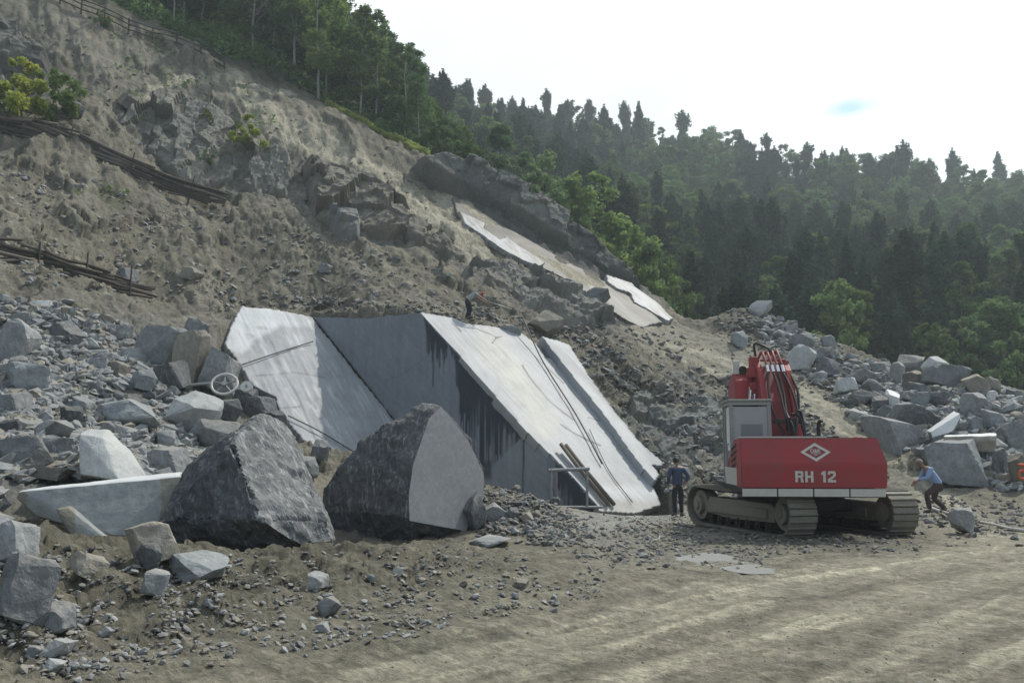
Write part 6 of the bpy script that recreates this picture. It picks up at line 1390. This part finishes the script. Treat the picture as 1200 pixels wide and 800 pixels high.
def cards(C, size, r, up=.3, aspect=1.6):
    """leafy cards: bent four-cornered sprays round the points C"""
    n = len(C); a = r.normal(size=(n, 3)); a /= np.linalg.norm(a, axis=1)[:, None]; b = r.normal(size=(n, 3)); b[:, 2] *= up; b -= a * (a * b).sum(1)[:, None]; b /= np.linalg.norm(b, axis=1)[:, None] + 1e-9
    s = (size * r.uniform(.55, 1.3, n))[:, None] if np.isscalar(size) else (size * r.uniform(.6, 1.3, n))[:, None]; c = np.cross(a, b)
    V = np.stack([C - b * s * .5 * aspect, C + a * s * .42 + c * s * .15, C + b * s * .5 * aspect, C - a * s * .42 + c * s * .15], 1).reshape(-1, 3)
    F = np.arange(4 * n).reshape(n, 4); return V, F
def crown_broad(seed, n, size, H_=1.0, wid=.30, base=.22, clumps=34, airy=0.0):
    r = np.random.RandomState(seed); cc = []
    while len(cc) < clumps:
        z = base + (H_ - base) * r.rand() ** .85; t = (z - base) / (H_ - base); R_ = wid * (np.sin(np.pi * min(1, (t * .86 + .12))) ** .75) * (1 + .25 * np.sin(seed + 6 * t)); a = r.uniform(0, 6.28); q_ = r.rand() ** .45
        cc.append((R_ * q_ * np.cos(a), R_ * q_ * np.sin(a), z, wid * r.uniform(.16, .36) * (1 - .35 * t)))
    cc = np.array(cc); k = r.choice(len(cc), n, p=cc[:, 3] ** 1.4 / (cc[:, 3] ** 1.4).sum()); d = r.normal(size=(n, 3)); d /= np.linalg.norm(d, axis=1)[:, None]
    P = cc[k, :3] + d * (cc[k, 3] * r.rand(n) ** (.33 + airy))[:, None] * np.array([1, 1, .8]); return cards(P, size, r)
def crown_conifer(seed, n, size, wid=.17, base=.14, pine=False):
    r = np.random.RandomState(seed); P = []; nb = 15 if pine else 24
    for i in range(nb):
        t = i / (nb - 1); z = base + (1 - base) * t; R_ = wid * ((1 - t) ** (.55 if pine else .85)) * r.uniform(.75, 1.15) + .012
        if pine: R_ *= .75 + .5 * np.sin(t * 7 + seed)
        nbr = r.randint(5, 9); a0 = r.uniform(0, 6.28)
        for j in range(nbr):
            a = a0 + j * 6.28 / nbr + r.uniform(-.3, .3); Lr = R_ * r.uniform(.55, 1.2); m = max(3, int(n * Lr / (nb * nbr * wid * .5)))
            f = r.rand(m) ** .7; w_ = .22 * Lr * (1.1 - f); P.append(np.stack([Lr * f * np.cos(a) + r.normal(0, 1, m) * w_, Lr * f * np.sin(a) + r.normal(0, 1, m) * w_, z - f * Lr * (.05 if pine else .32) + r.normal(0, .012 + (.02 if pine else 0), m)], 1))
    return cards(np.concatenate(P), size, r, .2)
def trunk_mesh(seed, h, r0, limbs, base, spread, lean=.02, mat='bark'):
    r = random.Random(seed); mb = MB(); P = [Vector((0, 0, -.04))]; nseg = 7
    for k in range(1, nseg + 1): P.append(Vector((r.uniform(-lean, lean), r.uniform(-lean, lean), h * k / nseg)))
    mb.tube([tuple(p) for p in P], [r0 * (1 - .85 * k / nseg) + .0008 for k in range(nseg + 1)], 6)
    for _ in range(limbs):
        t = r.uniform(base, .9); i = min(int(t * nseg), nseg - 1); p = P[i].lerp(P[i + 1], t * nseg - i); a = r.uniform(0, 6.28); L_ = spread * (1.1 - t) * r.uniform(.7, 1.1)
        e_ = p + Vector((math.cos(a) * L_, math.sin(a) * L_, L_ * r.uniform(.3, .9))); mb.tube([tuple(p), tuple(p.lerp(e_, .5) + Vector((0, 0, .01))), tuple(e_)], [r0 * .32, r0 * .22, .0008], 4)
    me = bpy.data.meshes.new('trunk'); me.from_pydata(mb.v, [], mb.f); me.polygons.foreach_set('use_smooth', mb.sm); me.update(); me.materials.append(M[mat]); return me
def cm(name, VF, mat): me = mesh_np(name, VF[0], VF[1], False); me.materials.append(M[mat]); return me
KIND = {}
KIND['spruce'] = [(cm('needles', crown_conifer(10 + i, 4200, .028, .15 + .02 * i, .12), 'leaf_dark'), trunk_mesh(i, .96, .012, 4, .1, .1)) for i in range(3)]
KIND['pine'] = [(cm('needles', crown_conifer(20 + i, 3800, .030, .17 + .03 * (i % 2), .30, True), 'leaf_dark'), trunk_mesh(10 + i, .95, .013, 10, .3, .2)) for i in range(3)]
KIND['broad'] = [(cm('leaves', crown_broad(30 + i, 4600, .025, 1, .25 + .03 * (i % 3), .15 + .05 * (i % 2), 46, .15), 'leaf_mid'), trunk_mesh(20 + i, .85, .016, 10, .25, .28)) for i in range(4)]
KIND['fresh'] = [(cm('leaves', crown_broad(40 + i, 5200, .022, 1, .27, .12, 50, .2), 'leaf_light'), trunk_mesh(30 + i, .85, .015, 10, .2, .28)) for i in range(3)]
KIND['birch'] = [(cm('leaves', crown_broad(50 + i, 6500, .0165, 1, .19 + .02 * (i % 3), .22, 75, .35), 'leaf_light' if i % 2 == 0 else 'leaf_mid'), trunk_mesh(40 + i, .97, .0085, 16, .25, .17, .012, 'birch_bark')) for i in range(5)]
KIND['bush'] = [(cm('leaves', crown_broad(60 + i, 2600, .05, 1, .62, .02, 22, .3), 'leaf_light'), trunk_mesh(50 + i, .7, .02, 14, .03, .5)) for i in range(2)]
KIND['ybush'] = [(cm('leaves', crown_broad(70 + i, 2400, .055, 1, .55, .02, 18, .3), 'leaf_yellow'), trunk_mesh(60 + i, .7, .02, 14, .03, .5)) for i in range(2)]
RT = random.Random(21)
def tree(kind, x, y, h, label, group=None, cat='tree', name='tree', wide=1.0, i=None, z=None):
    k = KIND[kind]; i = RT.randrange(len(k)) if i is None else i; z = Hs(x, y) if z is None else z
    root = thing(name, label, cat, (x, y, z), RT.uniform(0, 6.28), group); root.scale = (h * wide, h * wide, h)
    root.rotation_euler = (RT.uniform(-.03, .03), RT.uniform(-.03, .03), RT.uniform(0, 6.28))
    a = link('crown', k[i][0], None, root); b = link('trunk', k[i][1], None, root); return root
placed = []
def far_ok(x, y, dmin):
    for (a, b) in placed:
        if (a - x) ** 2 + (b - y) ** 2 < dmin * dmin: return False
    return True
LBL = {'spruce': ('dark spruce in the dense forest on the far slope', 'spruces of the far forest', 'spruce_tree', 'conifer'), 'pine': ('dark pine in the dense forest on the far slope', 'pines of the far forest', 'pine_tree', 'conifer'),
       'broad': ('green broadleaf tree among the conifers of the far slope', 'broadleaf trees of the far forest', 'broadleaf_tree', 'tree'), 'fresh': ('fresh light green tree among the dark ones of the far slope', 'light green trees of the far forest', 'broadleaf_tree', 'tree'),
       'birch': ('slender birch at the forest edge above the quarry crest', 'birches along the quarry crest', 'birch_tree', 'tree')}
# single trees the photo shows clearly: foot px, foot py or distance, height in px, kind
HT = [(984, 404, 74, 78, 'fresh', .95, 'round-crowned yellowish green tree right behind the mound of rubble'), (1058, 405, 92, 110, 'broad', .8, 'tall light tree above the right rubble, left of the darkest pines'),
      (1130, 425, 82, 112, 'broad', .95, 'broad green tree above the right end of the rubble'), (1092, 428, 72, 50, 'fresh', 1.1, 'low bright green tree just over the crest of the right rubble'), (1192, 452, 64, 60, 'fresh', 1.1, 'green tree at the right edge of the photo above the rubble'),
      (800, 366, 80, 44, 'fresh', 1.0, 'small bright tree behind the lower end of the crest'), (902, 390, 88, 68, 'fresh', .9, 'small olive green tree behind the top of the mound'),
      (1018, 322, 150, 78, 'fresh', 1.2, 'bright round tree in the middle of the far slope'), (920, 300, 160, 70, 'broad', 1.2, 'bright broad tree left of the middle of the far slope'), (860, 320, 150, 80, 'broad', 1.2, 'wide green tree on the left part of the far slope'),
      (1025, 255, 190, 44, 'fresh', 1.1, 'small bright tree high on the far slope'), (640, 238, 74, 62, 'fresh', 1.2, 'light green tree right behind the top of the crest'), (686, 262, 74, 66, 'fresh', 1.1, 'light green tree behind the middle of the crest'),
      (722, 300, 74, 52, 'fresh', 1.1, 'bright green tree behind the lower middle of the crest'), (765, 352, 70, 66, 'fresh', .9, 'bright bushy tree beside the white slab sliver'), (745, 325, 72, 60, 'fresh', 1.0, 'bright bushy tree above the white slab sliver'), (590, 208, 78, 58, 'broad', 1.2, 'green tree at the upper end of the crest'),
      (1150, 420, 95, 120, 'broad', .9, 'large green tree near the right edge, behind the broad one')]
for (a, b, Y, hp, k, wd, lb) in HT:
    p = at(a, b, Y); zz = Hs(p[0], p[1]); h = hp * Y / FPX * 1.05 + max(0, p[2] - zz); tree(k, p[0], p[1], h, lb, None, 'tree', 'broadleaf_tree', max(wd * hp * Y / FPX / h * 1.25, .8 * wd), z=zz); placed.append((p[0], p[1]))
# birches and young trees along the crest on the left
n = 0; tries = 0
while n < 120 and tries < 6000:
    tries += 1; px_ = RT.uniform(40, 560); Y = np.interp(px_, RIDGE_PX, RIDGE_Y) + (5 if px_ < 330 else 1.5) + 32 * RT.random() ** 1.4; x = (px_ - 600) / FPX * Y
    if not far_ok(x, Y, 1.7): continue
    h = RT.uniform(8.5, 13) * np.interp(px_, [60, 300, 450, 560], [1.1, 1.1, .85, .6]); lb, gr, nm, ct = LBL['birch']
    if RT.random() < .72: tree('birch', x, Y, h, lb, gr, ct, nm)
    else: tree('broad', x, Y, h * .8, 'green young tree in the wood above the quarry crest', 'young trees above the crest', 'tree', 'young_tree')
    placed.append((x, Y)); n += 1
# the far forest
cnt = {'spruce': 0, 'pine': 0, 'broad': 0, 'fresh': 0}; lim_ = {'spruce': 80, 'pine': 280, 'broad': 215, 'fresh': 60}
tries = 0
while tries < 26000 and any(cnt[k] < lim_[k] for k in cnt):
    tries += 1; px_ = RT.uniform(330, 1250); Y = 74 + 168 * RT.random() ** .8; x = (px_ - 600) / FPX * Y
    if Y < np.interp(px_, RIDGE_PX, RIDGE_Y) + 8: continue
    if px_ < 520 and Y < 100: continue
    dmin = 2.6 + .010 * Y
    if not far_ok(x, Y, dmin): continue
    z = Hs(x, Y); h = RT.uniform(7.0, 12.5) * (1.25 if Y > 180 and RT.random() < .5 else 1.0); qx, qy = proj(np.array([x]), np.array([Y]), np.array([z + h * .85]))
    g = ground_at(float(qx[0]), float(qy[0]))
    if g is not None and g[1] < Y - 4: continue
    u = RT.random(); cl_ = vn2(np.array([x * .05]), np.array([Y * .035]), 5)[0]
    k = 'spruce' if u < .11 else 'pine' if u < .48 else 'broad' if u < .90 else 'fresh'
    if cl_ > .35 and u < .5: k = 'broad'
    if cl_ < -.2 and k == 'fresh': k = 'pine'
    if cnt[k] >= lim_[k]: continue
    if k == 'fresh': h *= .75
    if k == 'broad': h *= .88
    lb, gr, nm, ct = LBL[k]; tree(k, x, Y, h, lb, gr, ct, nm, RT.uniform(1.05, 1.45)); placed.append((x, Y)); cnt[k] += 1
print('forest', cnt, tries)
# undergrowth that closes the forest floor: nobody could count it
def foliage_mass(name, pts_, size, mat, seed, kind='stuff'):
    r = np.random.RandomState(seed); V_, F_ = cards(pts_, size, r); me = mesh_np(name, V_, F_, False); me.materials.append(M[mat]); o = link(name, me); o['kind'] = kind; return o
r = np.random.RandomState(5); m = 60000; px_ = r.uniform(300, 1260, m); Y = 70 + 180 * r.rand(m) ** 1.3; x = (px_ - 600) / FPX * Y; ok = Y > np.interp(px_, RIDGE_PX, RIDGE_Y) + 5; x = x[ok]; Y = Y[ok]
z = fields(x, Y)[0]; foliage_mass('undergrowth', np.stack([x, Y, z + r.rand(len(x)) ** 1.5 * 2.6], 1), np.clip(Y * .0045, .4, 1.0), 'leaf_dark', 6)
m = 26000; px_ = r.uniform(30, 620, m); Y = np.interp(px_, RIDGE_PX, RIDGE_Y) + 2 + 34 * r.rand(m) ** 1.3; x = (px_ - 600) / FPX * Y; z = fields(x, Y)[0]
foliage_mass('undergrowth', np.stack([x, Y, z + r.rand(m) ** 1.4 * 1.8], 1), .30, 'leaf_mid', 8)
m = 9000; px_ = r.uniform(372, 500, m); Y = np.interp(px_, RIDGE_PX, RIDGE_Y) + r.uniform(-.6, 2.2, m); x = (px_ - 600) / FPX * Y; z = fields(x, Y)[0]
foliage_mass('grass', np.stack([x, Y, z + r.rand(m) * .55], 1), .16, 'leaf_yellow', 9)
m = 9000; px_ = r.uniform(560, 800, m); Y = np.interp(px_, RIDGE_PX, RIDGE_Y) + r.uniform(.6, 5, m); x = (px_ - 600) / FPX * Y; z = fields(x, Y)[0]
foliage_mass('shrubbery', np.stack([x, Y, z + r.rand(m) ** 1.5 * 1.6], 1), .26, 'leaf_mid', 10)
# shrubs growing on the cut slope
for (a, b, hp, k, wd, lb) in [(28, 144, 78, 'ybush', .9, 'large green bush on the slope at the left edge above the upper log barrier'), (64, 142, 62, 'bush', .8, 'green bush growing beside the large one at the left edge'), (8, 146, 50, 'bush', .8, 'green bush cut by the left edge of the photo'),
                              (298, 180, 40, 'ybush', .8, 'bright yellow-green shrub on top of the columnar cliff'), (250, 150, 16, 'ybush', .9, 'small yellowish shrub left of the bright one on the cliff'), (248, 200, 18, 'bush', .9, 'small green shrub in a crack of the columnar cliff'), (120, 32, 20, 'bush', 1., 'small green shrub beside the rail fence at the top left')]:
    g = ground_at(a, b)
    if g is not None: h = hp * g[1] / FPX; off_ = 1.3 if 'cliff' in lb or 'crack' in lb else .3; tree(k, g[0], g[1] - off_, h, lb, None, 'shrub', 'shrub', wd * 1.1, z=g[2] - .1)
m = 2600; r = np.random.RandomState(12); sp_ = []
for _ in range(m):
    a = r.uniform(90, 330); b = r.uniform(40, 230); cl_ = vn2(np.array([a * .045]), np.array([b * .07]), 3)[0]
    if cl_ < .30: continue
    g = ground_at(a, b)
    if g is not None and g[1] < 64: sp_.append(g + np.array([r.normal(0, .1), -.1, r.rand() * .25]))
foliage_mass('scrub', np.array(sp_), .17, 'leaf_mid', 13)
# ------------------------------------------------------------------ air
hz = MB(); hz.box((0, 140, 62), (900, 760, 190)); ho = hz.obj('haze', None); ho['kind'] = 'stuff'
vm = bpy.data.materials.new('haze_air'); vm.use_nodes = True; vn_ = vm.node_tree; vn_.nodes.remove(vn_.nodes['Principled BSDF']); pv = vn_.nodes.new('ShaderNodeVolumePrincipled')
pv.inputs['Color'].default_value = (.80, .93, 1, 1); pv.inputs['Density'].default_value = .0009; pv.inputs['Anisotropy'].default_value = .35; vn_.links.new(pv.outputs[0], vn_.nodes['Material Output'].inputs['Volume']); ho.data.materials.append(vm)
